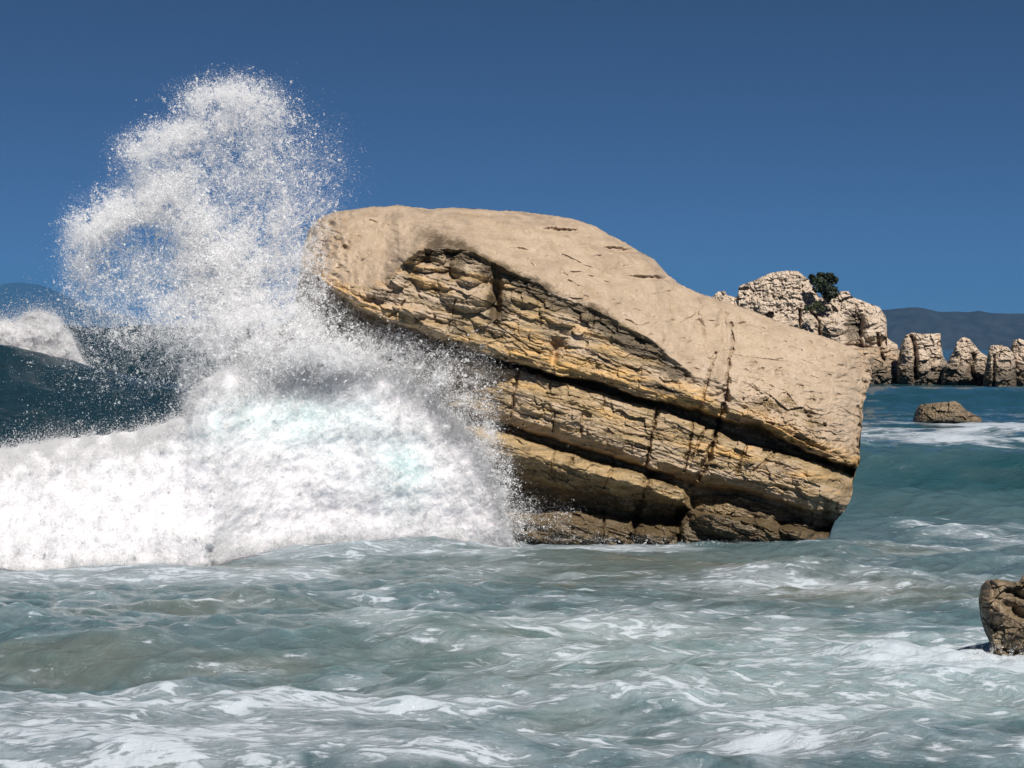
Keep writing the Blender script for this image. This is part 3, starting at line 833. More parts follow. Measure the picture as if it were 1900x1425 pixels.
# ------------------------------------------------------------------ smaller rocks
def rock_depth(bulge, Y0, seed, cell, tan_fn, rough=1.0, lean=0.6, extra=None, th=0.15):
    mp = Y0 / F

    def fn(PX, PY, v):
        px = PX[0]
        u = ((px - px[0]) / (px[-1] - px[0]))[None, :]
        prof = bulge * (np.sqrt(np.clip(np.sin(math.pi * np.clip(u, 0, 1)), 0, 1)) - 0.3)
        d = prof - bulge * lean * (0.6 * (1 - v) + 0.4 * (1 - np.sqrt(np.clip(1 - (1 - v) ** 2, 0, 1)))) - 0.25 * bulge * sm(0.75, 1.0, v)
        wx = PX + 0.35 * cell * fbm(PX / cell, PY / cell, 3, seed)
        wy = PY + 0.35 * cell * fbm(PX / cell + 9, PY / cell, 3, seed + 1)
        f1, f2, cid = worley(wx / cell, wy / (cell * 0.8), seed + 2)
        d = d + rough * mp * cell * (0.42 * facets(wx / cell, wy / (cell * 0.8), seed + 2) - 0.035 * np.exp(-((f2 - f1) / 0.07) ** 2) * (fbm(PX / cell, PY / cell, 2, seed + 12) > 0))
        g1, g2, c2 = worley(wx / (cell * 0.33), wy / (cell * 0.26), seed + 3)
        d = d + rough * mp * cell * (0.17 * facets(wx / (cell * 0.33), wy / (cell * 0.26), seed + 3) - 0.04 * np.exp(-((g2 - g1) / 0.12) ** 2))
        d = d + rough * mp * cell * 0.22 * fbm(PX / cell * 1.6, PY / cell * 2.2, 6, seed + 4, 0.58)
        o1, gr, rr = strata(PX, PY, th, mp, cell * mp * 0.30, seed + 5, cell * mp * 1.1)
        d = d + rough * mp * cell * (0.15 * o1 * rr - 0.03 * gr)
        at = tan_fn(PX, PY, v, cid, fbm(PX / cell, PY / cell * 1.5, 4, seed + 8))
        if extra: d, at = extra(PX, PY, v, d, at)
        return d, {k: np.clip(a + 0 * PX, 0, 1) for k, a in at.items()}, None
    return fn


def small_rock(name, pts_top, pts_bot, Y0, bulge, back, seed, cell, mat, tan_fn, nc, nv, parent=None, jag=1.5, **kw):
    px = np.linspace(pts_top[0][0], pts_top[-1][0], nc)
    top = curve(px, pts_top) + jag * fbm(px / 12, px * 0, 4, seed + 50)
    bot = np.maximum(curve(px, pts_bot), top + 1)
    V, Fc, at, rg, front = relief(px, top, bot, nv, rock_depth(bulge, Y0, seed, cell, tan_fn, **kw), Y0, back)
    return mesh_obj(name, V, Fc, mat, parent, at), front


def far_tan(PX, PY, v, cid, n):
    low = sm(648, 700, PY + 14 * n)
    return dict(tan=0.75 + 0.5 * n - 0.45 * sm(0.25, 0.9, v), ochre=0.25 + 0.4 * n, stain_shade=0.0 + 0.80 * low + 0.35 * sm(0.2, 0.45, n), wet=0.3 * low)


HY = 99.0


def head_extra(PX, PY, v, d, at):
    # crusty, honeycombed summit
    f1, f2, cid = worley(PX / 7.0, PY / 6.0, 900)
    summit = (1 - sm(0, 14, PY - curve(PX[0], [(1325, 560), (1375, 566), (1480, 578), (1560, 585), (1600, 572), (1647, 585)])[None, :]))
    d = d - summit * 0.06 * np.exp(-((f2 - f1) / 0.16) ** 2) + summit * 0.13 * (cid - 0.5) + summit * 0.18 * fbm(PX / 5, PY / 5, 3, 911)
    at['stain_shade'] = at['stain_shade'] + summit * (0.55 * (cid > 0.72) + 0.15 * np.exp(-((f2 - f1) / 0.2) ** 2)) * sm(-0.1, 0.25, fbm(PX / 25, PY / 25, 3, 905) + 0.12)
    at['tan'] = np.maximum(at['tan'], summit * 0.95)
    at['ochre'] = at['ochre'] * (1 - summit)
    # hollow overhang, its shade also painted into the colour
    q = dome(PX + 5 * fbm(PX / 14, PY / 14, 3, 907), PY, 1585, 608, 17, 34, 0.12)
    d = d - 1.1 * np.exp(-q ** 1.6)
    at['stain_shade'] = at['stain_shade'] + 0.75 * np.exp(-q ** 2)
    d = d + 0.9 * np.sqrt(np.clip(1 - dome(PX, PY, 1622, 603, 26, 34, 0), 0, 1)) + 0.7 * np.sqrt(np.clip(1 - dome(PX, PY, 1545, 600, 32, 22, 0.2), 0, 1))
    for pts, hw, dp in [([(1484, 575), (1484, 614)], 2.2, 0.6), ([(1505, 578), (1520, 596), (1520, 622)], 2.2, 0.6), ([(1600, 640), (1572, 640), (1640, 648)], 2, .5), ([(1628, 620), (1632, 650), (1640, 668)], 3, 0.7)]:
        d = d - dp * np.exp(-(segdist(PX + 2 * fbm(PX / 8, PY / 8, 2, 3), PY, pts) / hw) ** 2)
    shelf = sm(642, 650, PY + 0.05 * (PX - 1600)) * sm(1560, 1600, PX)
    d = d + 0.8 * shelf
    at['tan'] = at['tan'] - 0.35 * shelf
    at['ochre'] = at['ochre'] + 0.3 * shelf
    return d, at


root = empty('rocky_headland', tuple(P(1500, 712, HY)))
tag(root, 'pale craggy limestone headland behind the boulder with a dark bush on top', 'headland')
hd_top = [(1262, 640), (1290, 580), (1325, 548), (1332, 541), (1345, 540), (1350, 548), (1368, 552), (1371, 532), (1378, 528), (1400, 520), (1430, 506), (1460, 502), (1480, 503), (1500, 518), (1520, 552), (1545, 554), (1560, 540), (1574, 540), (1580, 550), (1605, 560), (1632, 570), (1643, 586), (1646, 600), (1646, 618), (1644, 624), (1650, 630), (1665, 640), (1668, 650), (1685, 655), (1692, 690)]
hd_bot = [(1262, 716), (1660, 716), (1680, 712), (1692, 708)]
small_rock('cliff', hd_top, hd_bot, HY, 2.2, 5.0, 510, 34, M_FAR, far_tan, 620, 300, root, 1.6, lean=1.6, extra=head_extra, th=0.10)

STK = [  # sea stacks, left to right
    ([(1664, 676), (1672, 640), (1680, 622), (1692, 617), (1704, 619), (1722, 620), (1745, 618), (1746, 640), (1750, 660), (1757, 672), (1760, 700)], [(1664, 716), (1760, 718)], 97, 'squared sea stack with a dark vertical cleft, nearest the headland', [([(1692, 625), (1698, 650), (1699, 700)], 4, 0.8)]),
    ([(1746, 700), (1756, 676), (1762, 664), (1770, 650), (1775, 635), (1786, 625), (1800, 630), (1812, 645), (1822, 655), (1832, 662), (1840, 680), (1842, 700)], [(1746, 718), (1842, 720)], 95, 'pointed sea stack with a sharp peak and sloping right shoulder, between two others', [([(1806, 660), (1800, 690), (1812, 705)], 5, 0.9)]),
    ([(1824, 704), (1831, 668), (1834, 650), (1838, 641), (1855, 640), (1870, 644), (1880, 655), (1884, 672), (1886, 700)], [(1824, 724), (1886, 724)], 92, 'blunt sea stack with a bright slanted top and wet foot, second from the right edge', [([(1845, 660), (1843, 715)], 2.5, 0.4)]),
    ([(1872, 700), (1874, 650), (1880, 632), (1892, 628), (1904, 634), (1930, 640), (1955, 660), (1968, 700)], [(1872, 724), (1968, 724)], 93.5, 'sea stack cut off by the right edge of the photo', []),
]
for i, (tp, bt, Y, lab, cr) in enumerate(STK):
    def ex(PX, PY, v, d, at, cr=cr):
        for pts, hw, dp in cr:
            g = np.exp(-(segdist(PX + 2 * fbm(PX / 8, PY / 8, 2, 3), PY, pts) / hw) ** 2)
            d = d - dp * g
        return d, at
    o, _ = small_rock('sea_stack', tp, bt, Y, 1.5, 2.6, 610 + 40 * i, 22, M_FAR, far_tan, 200, 190, None, 2.0, lean=0.8, extra=ex, th=0.2)
    tag(o, lab, 'sea stack', 'sea stacks in a row')


def wet_tan(PX, PY, v, cid, n):
    return dict(tan=0.55 + 0.6 * n - 0.6 * sm(0.3, 0.7, v), ochre=0.3 + 0.4 * n, stain_shade=0.1 + 0.8 * sm(0.5, 0.85, v) + 0.5 * sm(0.1, 0.4, n), wet=0.5)


o, _ = small_rock('low_rock', [(1694, 776), (1700, 758), (1708, 750), (1730, 748), (1752, 746), (1772, 744), (1782, 750), (1792, 760), (1810, 770), (1822, 777)], [(1694, 790), (1822, 790)], 46.5, 1.0, 1.2, 820, 17, M_WET, wet_tan, 240, 90, None, 1.5, lean=0.7, th=0.1)
tag(o, 'low flat brown rock awash in the waves in front of the sea stacks', 'rock')


def near_extra(PX, PY, v, d, at):
    d = d + 0.10 * np.sqrt(np.clip(1 - dome(PX, PY, 1850, 1110, 32, 50, 0.1), 0, 1)) - 0.08 * np.exp(-(segdist(PX + 5 * fbm(PX / 14, PY / 14, 2, 4), PY, [(1868, 1122), (1890, 1140), (1915, 1150)]) / 9) ** 2)
    d = d - 0.06 * np.exp(-(segdist(PX + 5 * fbm(PX / 14, PY / 14, 2, 4), PY, [(1870, 1095), (1900, 1110)]) / 6) ** 2) - 0.05 * np.exp(-dome(PX, PY, 1872, 1200, 14, 20, 0))
    ru = np.exp(-((PX - 1850 - 8 * np.sin(PY / 18)) / 9) ** 2) * sm(1090, 1120, PY)
    at['tan'] = at['tan'] + 0.25 * ru
    return d, at


o, _ = small_rock('wet_rock', [(1816, 1110), (1820, 1088), (1830, 1077), (1850, 1074), (1870, 1078), (1890, 1080), (1898, 1068), (1920, 1040), (1990, 1020), (2060, 1050), (2110, 1130)], [(1816, 1112), (1818, 1140), (1826, 1170), (1838, 1195), (1842, 1240), (1850, 1285), (2110, 1290)], 10.65, 0.42, 0.9, 860, 60, M_WET, wet_tan, 420, 420, None, 1.5, lean=0.5, rough=0.55, th=0.5, extra=near_extra)
tag(o, 'dark wet brown rock at the right edge with water running off it', 'rock')


# ------------------------------------------------------------------ bush and low shrub on the headland
def leaf_material(name, a, b):
    t = NT(name)
    n = t.noise(t.obj, 2.5, 4, 0.6)
    c = t.mix(t.mapr(n, 0.3, 0.7), a, b)
    d = t.bsdf(Base_Color=c, Roughness=0.6)
    tr = t.n.new('ShaderNodeBsdfTranslucent'); t.set(tr.inputs['Color'], c)
    return t.done(t.mixs(0.15, d, tr.outputs[0]))


M_LEAF = leaf_material('dark_leaves', (0.018, 0.028, 0.016), (0.045, 0.060, 0.030))
M_LEAF2 = leaf_material('olive_leaves', (0.040, 0.050, 0.022), (0.085, 0.095, 0.045))
_t = NT('bark'); M_BARK = _t.done(_t.bsdf(Base_Color=_t.mix(_t.noise(_t.obj, 12, 4), (0.05, 0.04, 0.03), (0.12, 0.10, 0.08)), Roughness=0.9))


def foliage(name, clumps, n, size, mat, parent, seed):
    r = np.random.default_rng(seed)
    cl = np.array(clumps, float)
    k = r.integers(0, len(cl), n)
    dirv = r.normal(size=(n, 3)); dirv /= np.linalg.norm(dirv, axis=1)[:, None]
    rad = r.uniform(0.35, 1.05, (n, 1)) ** 0.6
    c = cl[k, :3] + dirv * rad * cl[k, 3:4] * np.array([1, 1, 0.85])
    a = r.normal(size=(n, 3)); a /= np.linalg.norm(a, axis=1)[:, None]
    b = np.cross(a, r.normal(size=(n, 3))); b /= np.linalg.norm(b, axis=1)[:, None]
    s = size * r.uniform(0.6, 1.3, (n, 1))
    V = np.stack([c - a * s, c + b * s * 0.5, c + a * s, c - b * s * 0.5], 1).reshape(-1, 3)
    return mesh_obj(name, V, np.arange(4 * n).reshape(-1, 4), mat, parent, smooth=False)


def stems(name, base, tips, r0, mat, parent):
    V, Fq = [], []
    for tp in tips:
        pts = [np.array(base) + (np.array(tp) - np.array(base)) * t + np.array([0.05, 0.03, 0]) * math.sin(5 * t) for t in np.linspace(0, 1, 6)]
        b0 = len(V)
        for q, p in enumerate(pts):
            rr = r0 * (1 - 0.75 * q / 5)
            for a in range(6): V.append(p + rr * np.array([math.cos(a * 1.047), math.sin(a * 1.047), 0]))
        for q in range(5):
            for a in range(6): Fq.append((b0 + q * 6 + a, b0 + q * 6 + (a + 1) % 6, b0 + q * 6 + 6 + (a + 1) % 6, b0 + q * 6 + 6 + a))
    return mesh_obj(name, V, Fq, mat, parent)


BY = 99.0
bb0 = P(1534, 556, BY)
b = empty('bush', tuple(bb0)); tag(b, 'dark green rounded bush on top of the pale headland', 'bush')
mp = BY / F
cl = [(*P(x, y, BY + q), r_ * 0.86 * mp) for x, y, r_, q in [(1512, 520, 12, 0), (1524, 513, 11, .2), (1540, 514, 11, -.2), (1547, 520, 10, .2), (1518, 534, 13, -.3), (1534, 534, 16, 0), (1545, 540, 13, .3), (1528, 526, 14, -.2), (1548, 547, 9, -.3), (1535, 548, 11, 0), (1506, 514, 6, 0)]]
foliage('crown', cl, 2600, 0.11, M_LEAF, b, 3)
stems('trunk', bb0 - np.array([0, 0, .3]), [c[:3] for c in cl], 0.07, M_BARK, b)
sb = P(1512, 572, HY - 1.3)
b2 = empty('shrub', tuple(sb)); tag(b2, 'small olive green shrub clinging to the headland below the bush', 'shrub')
cl = [(*P(x, y, HY - 1.4 + q), r_ * mp) for x, y, r_, q in [(1505, 571, 8, 0), (1517, 566, 9, .1), (1524, 572, 6, 0), (1496, 573, 5, 0)]]
foliage('crown', cl, 700, 0.10, M_LEAF2, b2, 5)
stems('trunk', sb, [c[:3] for c in cl], 0.04, M_BARK, b2)

# ------------------------------------------------------------------ whitewater and spray
TET = np.array([(1, 1, 1), (1, -1, -1), (-1, 1, -1), (-1, -1, 1)], float) / math.sqrt(3) * 1.35
TETF = np.array([(0, 1, 2), (0, 3, 1), (0, 2, 3), (1, 3, 2)])
_p = (1 + 5 ** .5) / 2
OCT = np.array([(1, 0, 0), (-1, 0, 0), (0, 1, 0), (0, -1, 0), (0, 0, 1), (0, 0, -1)], float)
OCTF = np.array([(0, 2, 4), (2, 1, 4), (1, 3, 4), (3, 0, 4), (2, 0, 5), (1, 2, 5), (3, 1, 5), (0, 3, 5)])


def specks(name, pos, rad, mat, stretch=None, big=False):
    n = len(pos)
    base, fc = (OCT, OCTF) if big else (TET, TETF)
    a = RNG.normal(size=(n, 3)); a /= np.linalg.norm(a, axis=1)[:, None]
    b_ = np.cross(a, RNG.normal(size=(n, 3))); b_ /= np.linalg.norm(b_, axis=1)[:, None]
    c = np.cross(a, b_)
    sc = RNG.uniform(0.65, 1.35, (n, 3)) * rad[:, None]
    sc[:, 0] *= RNG.uniform(1.0, 2.2, n) if big else RNG.uniform(1.0, 1.5, n)
    R = np.stack([a * sc[:, :1], b_ * sc[:, 1:2], c * sc[:, 2:3]], 1)      # n,3(axis),3(xyz)
    V = np.einsum('kj,njx->nkx', base, R) + pos[:, None, :]
    Fc = fc[None] + (np.arange(n) * len(base))[:, None, None]
    return V.reshape(-1, 3), Fc.reshape(-1, 3)


def join(lst):
    V, Fc, o = [], [], 0
    for v, f in lst:
        V.append(v); Fc.append(f + o); o += len(v)
    return np.concatenate(V), np.concatenate(Fc)


WW_TOP = [(-420, 848), (-200, 842), (0, 834), (100, 818), (200, 806), (260, 798), (310, 783), (345, 768), (360, 728), (385, 700), (430, 684), (520, 682), (600, 674), (660, 668), (705, 664), (750, 688), (785, 715), (820, 745), (850, 770), (875, 790), (900, 822), (920, 862), (934, 905), (944, 950), (952, 985), (958, 1004)]
WW_BOT = [(-420, 1076), (0, 1070), (120, 1068), (250, 1064), (370, 1064), (384, 1056), (393, 1054), (402, 1050), (450, 1036), (530, 1026), (600, 1024), (760, 1022), (958, 1022)]


def ww_depth(PX, PY, v):
    px = PX[0]
    t = 1 - v
    sh = 0.75 * t + 0.25 * (1 - np.sqrt(np.clip(1 - t * t, 0, 1)))
    yl = 15.25 + 1.75 * sh                                   # the roller coming in on the left
    yr = curve(px, [(-420, 15.9), (395, 15.9), (450, 16.5), (530, 17.0), (620, 17.1), (958, 17.2)])[None, :] + curve(px, [(-420, 1.5), (450, 1.05), (600, 0.95), (700, 0.8), (850, 0.6), (958, 0.15)])[None, :] * sh
    q = sm(950, 1005, PY)
    lo, hi = 180 + 196 * q, 402 + 0 * q
    k = np.clip((PX + 18 * fbm(PX / 30, PY / 22, 3, 699) - lo) / (hi - lo), 0, 1)
    yd = yl + (yr - yl) * (k * k * (3 - 2 * k)) - 0.06 * np.sin(math.pi * v)
    b1 = fbm(PX / 120 + PY / 300, PY / 85, 4, 701, 0.55)
    b2 = fbm(PX / 34 + PY / 70, PY / 40, 5, 703, 0.62)
    b3 = ridged(PX / 26 + PY / 40, PY / 30, 4, 705)
    w1, w2, wc = worley(PX / 15 + 0.8 * fbm(PX / 20, PY / 26, 3, 709), PY / 17 + 0.6 * fbm(PX / 20, PY / 20, 3, 710), 708)
    d = 0.12 * b1 + 0.060 * b2 + 0.028 * b3 + 0.018 * fbm(PX / 6, PY / 6, 4, 707, 0.65) + 0.03 * (wc - 0.4) * np.clip(1 - 1.5 * w1, 0, 1)
    d = d * sm(0, 0.10, v) * (0.35 + 0.65 * sm(0.0, 0.2, 1 - v))
    aqua = 0.9 * np.exp(-dome(PX, PY, 520, 775, 170, 50, -0.1)) + 0.9 * np.exp(-dome(PX, PY, 745, 880, 60, 60, 0)) + 0.35 * np.exp(-dome(PX, PY, 195, 870, 25, 14, 0)) + 0.5 * np.exp(-dome(PX, PY, 640, 820, 90, 50, 0.3))
    return 17.0 - yd + d, dict(aqua=np.clip(aqua, 0, 1)), None


def build_whitewater():
    px = np.linspace(-420, 958, 1150)
    top = curve(px, WW_TOP) + 5 * fbm(px / 30, px * 0, 4, 711) + 3.0 * np.abs(fbm(px / 9, px * 0, 3, 712))
    bot = np.maximum(curve(px, WW_BOT) + 3 * fbm(px / 14, px * 0, 3, 713), top + 2)
    V, Fc, at, rg, front = relief(px, top, bot, 420, ww_depth, 17.0, 0.8, lambda X, Y: sm(760, 880, X) * (16 * fbm(Y / 30, X / 60, 4, 731, 0.6) - 6) * (1 - sm(985, 1015, Y)))
    # flecks thrown off the face
    nr, nc = front.shape[:2]
    PX = np.broadcast_to(px[None, :], (nr, nc)); vv = np.linspace(0, 1, nr)[:, None]
    hgt = (bot - top)[None, :]
    edge = 0.09 + 1.2 * np.exp(-(vv * hgt / 28)) + 0.15 * np.exp(-((958 - PX) / 40)) + 0.6 * np.exp(-(((1 - vv) * hgt) / 12))
    edge = edge * sm(-0.35, 0.3, fbm(PX / 26, (top[None, :] + hgt * vv) / 24, 3, 721)) * hgt
    edge = np.where(PX < -40, edge * 0.25, edge)
    pr = edge.ravel() / edge.sum()
    N = 380000
    k = RNG.choice(nr * nc, N, p=pr)
    p = front.reshape(-1, 3)[k]
    tv = (k // nc) / nr
    out = RNG.exponential(0.035, N) * (1 + 2.0 * np.exp(-tv * 5))
    far = RNG.random(N) < 0.10
    out = np.where(far, out * 2.6, out)
    dirv = RNG.normal(size=(N, 3)) * 0.6 + np.array([0.1, -0.75, 0.45])
    dirv /= np.linalg.norm(dirv, axis=1)[:, None]
    dirv[:, 0] += np.where(PX.ravel()[k] > 800, 0.5, 0) * RNG.random(N)
    p = p + dirv * out[:, None]
    ok = p[:, 2] > -0.02
    p = p[ok]
    rad = np.clip(RNG.lognormal(math.log(0.0018), 0.55, len(p)), 0.0008, 0.013)
    K = 2200
    ks = RNG.choice(nr * nc, K, p=pr)
    sz = np.clip((RNG.pareto(1.5, K) * 8 + 8), 8, 90).astype(int)
    ii = np.repeat(np.arange(K), sz)
    c0 = front.reshape(-1, 3)[ks]
    dv = RNG.normal(size=(K, 3)) * np.array([0.6, 0.4, 0.7]) + np.array([0.15, -0.3, 0.5])
    dv /= np.linalg.norm(dv, axis=1)[:, None]
    ln = RNG.gamma(2.0, 0.022, K) * (0.7 + 0.012 * sz)
    tt = RNG.normal(0, 1, len(ii))
    ps = c0[ii] + dv[ii] * (tt * ln[ii])[:, None] + RNG.normal(0, 0.007, (len(ii), 3)) + np.array([0, -0.035, 0.015])
    okp = ps[:, 2] > -0.02
    p = np.concatenate([p, ps[okp]])
    rad = np.concatenate([rad, np.clip(RNG.lognormal(math.log(0.0032), 0.45, okp.sum()), 0.0012, 0.014)])
    parts = [(V, np.concatenate([Fc[:, [0, 1, 2]], Fc[:, [0, 2, 3]]]))]
    nA = len(V)
    parts.append(specks('fleck', p, rad, M_SPRAY))
    VV, FF = join(parts)
    aq = np.concatenate([at['aqua'], np.zeros(len(VV) - nA)])
    o = mesh_obj('whitewater', VV, FF, M_FOAM, None, dict(aqua=aq), True, M_MIST, 2 * len(Fc))
    tag(o, 'thick white foam of the wave breaking against the left foot of the boulder', 'breaking wave', kind='stuff')


build_whitewater()

# crest of the swell behind, breaking at the left edge
def crest_depth(PX, PY, v):
    t = 1 - v
    b1 = 0.5 + fbm(PX / 40, PY / 34, 4, 741)
    b3 = fbm(PX / 11, PY / 11, 4, 745, 0.6)
    d = 0.55 * b1 + 0.16 * b3 + 0.10 * ridged(PX / 18, PY / 18, 4, 746) + 0.02 * fbm(PX / 3, PY / 3, 2, 2) - 1.0 * (1 - np.sqrt(np.clip(1 - t * t, 0, 1)))
    u = sm(60, 168, PX)
    return d * (0.5 + 0.5 * sm(0, .12, v)) * (1 - 0.8 * u) + 0 * v, dict(aqua=0 * PX), None


def build_crest():
    px = np.linspace(-260, 172, 420)
    top = curve(px, [(-260, 640), (-160, 605), (-80, 600), (-20, 597), (18, 598), (30, 602), (38, 590), (55, 582), (70, 580), (90, 583), (108, 592), (118, 606), (132, 622), (146, 652), (160, 678), (172, 692)]) + 6.0 * fbm(px / 16, px * 0, 5, 751, 0.6) - 2.5 * np.abs(fbm(px / 4, px * 0, 3, 752))
    bot = np.maximum(curve(px, [(-260, 668), (0, 670), (60, 678), (120, 692), (172, 704)]), top + 1)
    V, Fc, at, rg, front = relief(px, top, bot, 150, crest_depth, 27.8, 1.2)
    N = 130000
    nr, nc = front.shape[:2]
    wgt = (0.5 + 0.5 * np.exp(-np.linspace(0, 1, nr)[:, None] * 7)) * (bot - top)[None, :]
    k = RNG.choice(nr * nc, N, p=wgt.ravel() / wgt.sum())
    p = front.reshape(-1, 3)[k] + RNG.normal(size=(N, 3)) * RNG.exponential(0.11, (N, 1)) + np.array([0, -0.02, 0.05])
    rad = np.clip(RNG.lognormal(math.log(0.0030), 0.5, N), 0.0012, 0.015)
    nA = len(V)
    VV, FF = join([(V, np.concatenate([Fc[:, [0, 1, 2]], Fc[:, [0, 2, 3]]])), specks('fleck', p, rad, M_SPRAY)])
    o = mesh_obj('wave_crest', VV, FF, M_FOAM, None, dict(aqua=np.zeros(len(VV))), True, M_MIST, 2 * len(Fc))
    tag(o, 'puffy white crest tumbling off the dark swell at the left edge', 'wave crest', kind='stuff')


build_crest()

# the splash: many thousand drops thrown up where the wave hits
BLOBS = [  # cx, cy, rx, ry, angle, weight (drops per area), 3-D depth spread m
    (450, 680, 80, 50, 0.0, 1.7), (420, 640, 75, 60, 0.3, 2.6), (430, 570, 70, 60, 0.2, 3.6), (400, 500, 70, 55, 0.4, 3.0), (440, 470, 70, 50, 0.5, 1.6), (370, 440, 60, 45, 0.6, 1.8),
    (330, 390, 75, 38, 0.35, 2.8), (250, 385, 75, 30, -0.35, 3.4), (195, 412, 48, 30, -0.6, 2.8), (160, 430, 32, 40, 0, 1.5), (150, 480, 28, 55, 0.0, 1.2), (165, 530, 35, 40, 0, 0.6),
    (330, 320, 60, 40, -0.4, 1.8), (290, 262, 50, 28, -0.3, 1.9), (265, 290, 40, 35, 0, 1.2), (350, 245, 50, 24, -0.15, 1.9), (400, 230, 45, 25, 0, 1.0),
    (400, 180, 55, 26, 0.0, 1.4), (440, 170, 45, 25, 0.1, 1.6), (480, 185, 40, 30, 0.4, 1.0), (500, 220, 40, 40, 0, 0.7), (430, 210, 70, 40, 0, 0.6), (370, 190, 25, 22, 0, 0.9),
    (470, 280, 90, 70, 0.2, 0.55), (420, 320, 100, 60, 0, 0.55), (540, 320, 70, 80, 0.2, 0.30), (600, 320, 60, 60, 0, 0.10), (490, 400, 80, 55, 0, 0.6), (545, 420, 55, 55, 0, 0.5), (600, 385, 40, 30, 0, 0.16), (525, 480, 52, 48, 0, 1.0),
    (240, 480, 80, 60, 0, 0.55), (280, 540, 100, 60, 0, 0.5), (230, 600, 100, 50, 0, 0.38), (300, 640, 60, 60, 0, 0.35), (220, 680, 110, 60, 0, 0.14), (340, 560, 50, 60, 0, 0.9),
    (555, 565, 52, 52, 0.2, 1.2), (615, 610, 55, 42, 0.4, 0.45), (555, 632, 75, 42, 0.2, 1.2), (660, 648, 55, 32, 0.3, 0.8), (500, 610, 60, 60, 0, 1.6), (700, 625, 55, 36, 0.3, 0.18), (650, 662, 90, 28, 0.1, 1.6), (540, 655, 95, 34, 0, 2.4),
    (760, 660, 50, 34, 0.4, 0.7), (810, 700, 50, 40, 0.6, 0.9), (865, 745, 40, 45, 0.6, 0.5), (840, 650, 60, 30, 0.2, 0.12), (905, 815, 24, 55, 0, 0.85), (936, 900, 20, 55, 0, 0.85), (960, 965, 26, 36, 0, 0.5), (1010, 960, 60, 30, 0.2, 0.12), (890, 690, 50, 40, 0, 0.12), (585, 470, 26, 40, 0, 0.22), (575, 520, 32, 36, 0, 0.5), (355, 740, 22, 40, 0, 1.0), (440, 1000, 50, 14, 0, 0.9), (560, 1004, 90, 9, 0, 0.5), (760, 1004, 120, 8, 0, 0.4), (1080, 1001, 110, 6, 0, 0.16), (1300, 1007, 150, 5, 0, 0.10),
]


def sample_spray(n, noise_pow=1.0, seed=0):
    bl = np.array(BLOBS)
    wt = bl[:, 2] * bl[:, 3] * bl[:, 5]
    out = []
    tot = 0
    while tot < n:
        m = int(n * 1.6)
        k = RNG.choice(len(bl), m, p=wt / wt.sum())
        g = RNG.normal(size=(m, 2)) * 0.62
        gx, gy = g[:, 0] * bl[k, 2], g[:, 1] * bl[k, 3]
        c, s = np.cos(bl[k, 4]), np.sin(bl[k, 4])
        x = bl[k, 0] + gx * c - gy * s
        y = bl[k, 1] + gx * s + gy * c
        # clumps and voids
        nz = fbm(x / 46 + seed, y / 46, 4, 801, 0.6)
        nf = fbm(x / 13, y / 13 + seed, 3, 811, 0.6)
        acc = np.clip(0.52 + noise_pow * (1.1 * nz + 0.75 * nf), 0.03, 1)
        ok = (RNG.random(m) < acc) & (y < 1014)
        out.append(np.stack([x, y], 1)[ok]); tot += ok.sum()
    return np.concatenate(out)[:n]


def spray_Y(x, y, n):
    yc = np.interp(x, [100, 350, 560, 760, 860, 960], [18.0, 18.1, 17.95, 17.65, 17.35, 17.1]) - 0.30 * sm(500, 620, y) * (1 - sm(600, 720, x))
    return yc + RNG.normal(0, 1, n) * np.interp(x, [100, 400, 560, 960], [0.24, 0.26, 0.16, 0.10])


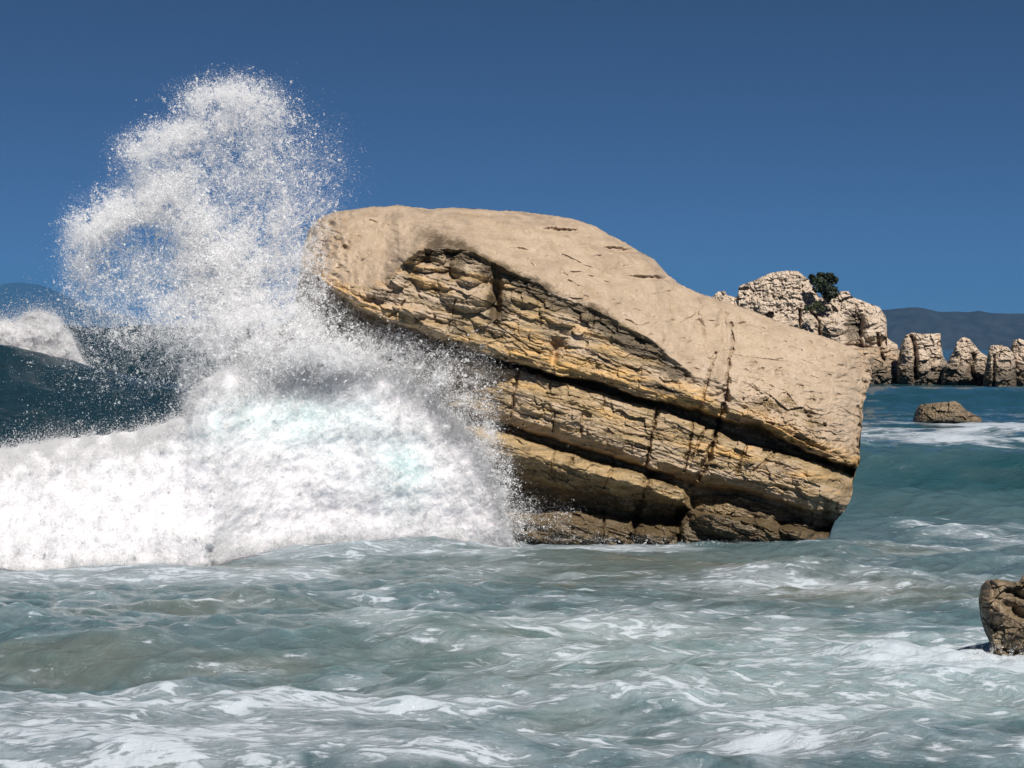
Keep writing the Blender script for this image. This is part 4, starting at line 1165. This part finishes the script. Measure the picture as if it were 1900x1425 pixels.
def build_spray():
    parts = []
    # fine mist of drops
    n = 1500000
    q = sample_spray(n, 0.75)
    Y = spray_Y(q[:, 0], q[:, 1], n)
    p = P(q[:, 0], q[:, 1], Y)
    rad = np.clip(RNG.lognormal(math.log(0.00145), 0.45, n), 0.0007, 0.008)
    parts.append(specks('m', p, rad, None))
    # strings and clots flung outwards
    nc = 26000
    c = sample_spray(nc, 1.5, 3.3)
    sz = np.clip((RNG.pareto(1.6, nc) * 5 + 4), 4, 60).astype(int)
    idx = np.repeat(np.arange(nc), sz)
    m = len(idx)
    dirx = c[:, 0] - 520; diry = c[:, 1] - 820
    L = np.hypot(dirx, diry) + 1e-6
    ang = np.arctan2(diry, dirx) + RNG.normal(0, 0.9, nc)
    ln = RNG.gamma(2.0, 2.2, nc) * (0.6 + 0.02 * sz)
    t = RNG.normal(0, 1, m)
    x = c[idx, 0] + np.cos(ang[idx]) * t * ln[idx] + RNG.normal(0, 1.4, m)
    y = c[idx, 1] + np.sin(ang[idx]) * t * ln[idx] + RNG.normal(0, 1.4, m) + 0.05 * t * t * ln[idx]
    Yc = spray_Y(c[:, 0], c[:, 1], nc)
    Y = Yc[idx] + RNG.normal(0, 0.02, m)
    p = P(x, y, Y)
    rad = np.clip(RNG.lognormal(math.log(0.0028), 0.50, m), 0.0011, 0.013)
    parts.append(specks('c', p, rad, None))
    # single bigger drops
    n = 7000
    q = sample_spray(n, 1.0, 7.7)
    q = q + RNG.normal(0, 9, q.shape)
    p = P(q[:, 0], q[:, 1], spray_Y(q[:, 0], q[:, 1], n))
    rad = np.clip(RNG.lognormal(math.log(0.0062), 0.35, n), 0.003, 0.016)
    parts.append(specks('b', p, rad, None, big=True))
    V, Fc = join(parts)
    ok = V[Fc[:, 0], 2] > 0.0
    o = mesh_obj('sea_spray', V, Fc[ok], M_SPRAY, None, None, smooth=False)
    tag(o, 'tall burst of white spray thrown up beside the left end of the boulder', 'spray', kind='stuff')


build_spray()

# little splash where the sea runs off the dark rock at the right edge
def build_runoff():
    n = 7000
    k = RNG.random(n) * 0.69
    x = np.where(k < 0.7, RNG.normal(1838, 40, n), 1844 + 5 * RNG.integers(-2, 3, n) + RNG.normal(0, 1.6, n))
    y = np.where(k < 0.7, 1224 - RNG.exponential(8, n), RNG.uniform(1100, 1225, n))
    Y = np.where(k < 0.7, 10.35 + RNG.normal(0, 0.12, n), 10.30 + RNG.normal(0, 0.03, n))
    ok = (fbm(x / 12, y / 14, 3, 951) > -0.05)
    p = P(x, y, Y)[ok]
    rad = np.clip(RNG.lognormal(math.log(0.0010), 0.5, len(p)), 0.0004, 0.004)
    V, Fc = specks('r', p, rad, None)
    o = mesh_obj('splash_drops', V, Fc, M_SPRAY, smooth=False)
    tag(o, 'small splash of drops at the foot of the dark wet rock', 'splash', kind='stuff')


build_runoff()

# ------------------------------------------------------------------ sea haze
def build_haze():
    t = NT('haze_air')
    pv = t.n.new('ShaderNodeVolumePrincipled')
    pv.inputs['Color'].default_value = (0.10, 0.36, 0.74, 1)
    pv.inputs['Density'].default_value = HAZE
    pv.inputs['Anisotropy'].default_value = 0.0
    t.l.new(pv.outputs[0], t.out.inputs['Volume'])
    x0, x1, y0, y1, z0, z1 = -18000, 18000, -300, 28500, -9, 1250
    V = [(x, y, z) for z in (z0, z1) for y in (y0, y1) for x in (x0, x1)]
    Fq = [(0, 2, 3, 1), (4, 5, 7, 6), (0, 1, 5, 4), (2, 6, 7, 3), (0, 4, 6, 2), (1, 3, 7, 5)]
    o = mesh_obj('haze', V, Fq, t.m, smooth=False)
    tag(o, 'thin blue sea haze over the water in front of the far hills', 'haze', kind='stuff')


HAZE = 4.6e-5
build_haze()
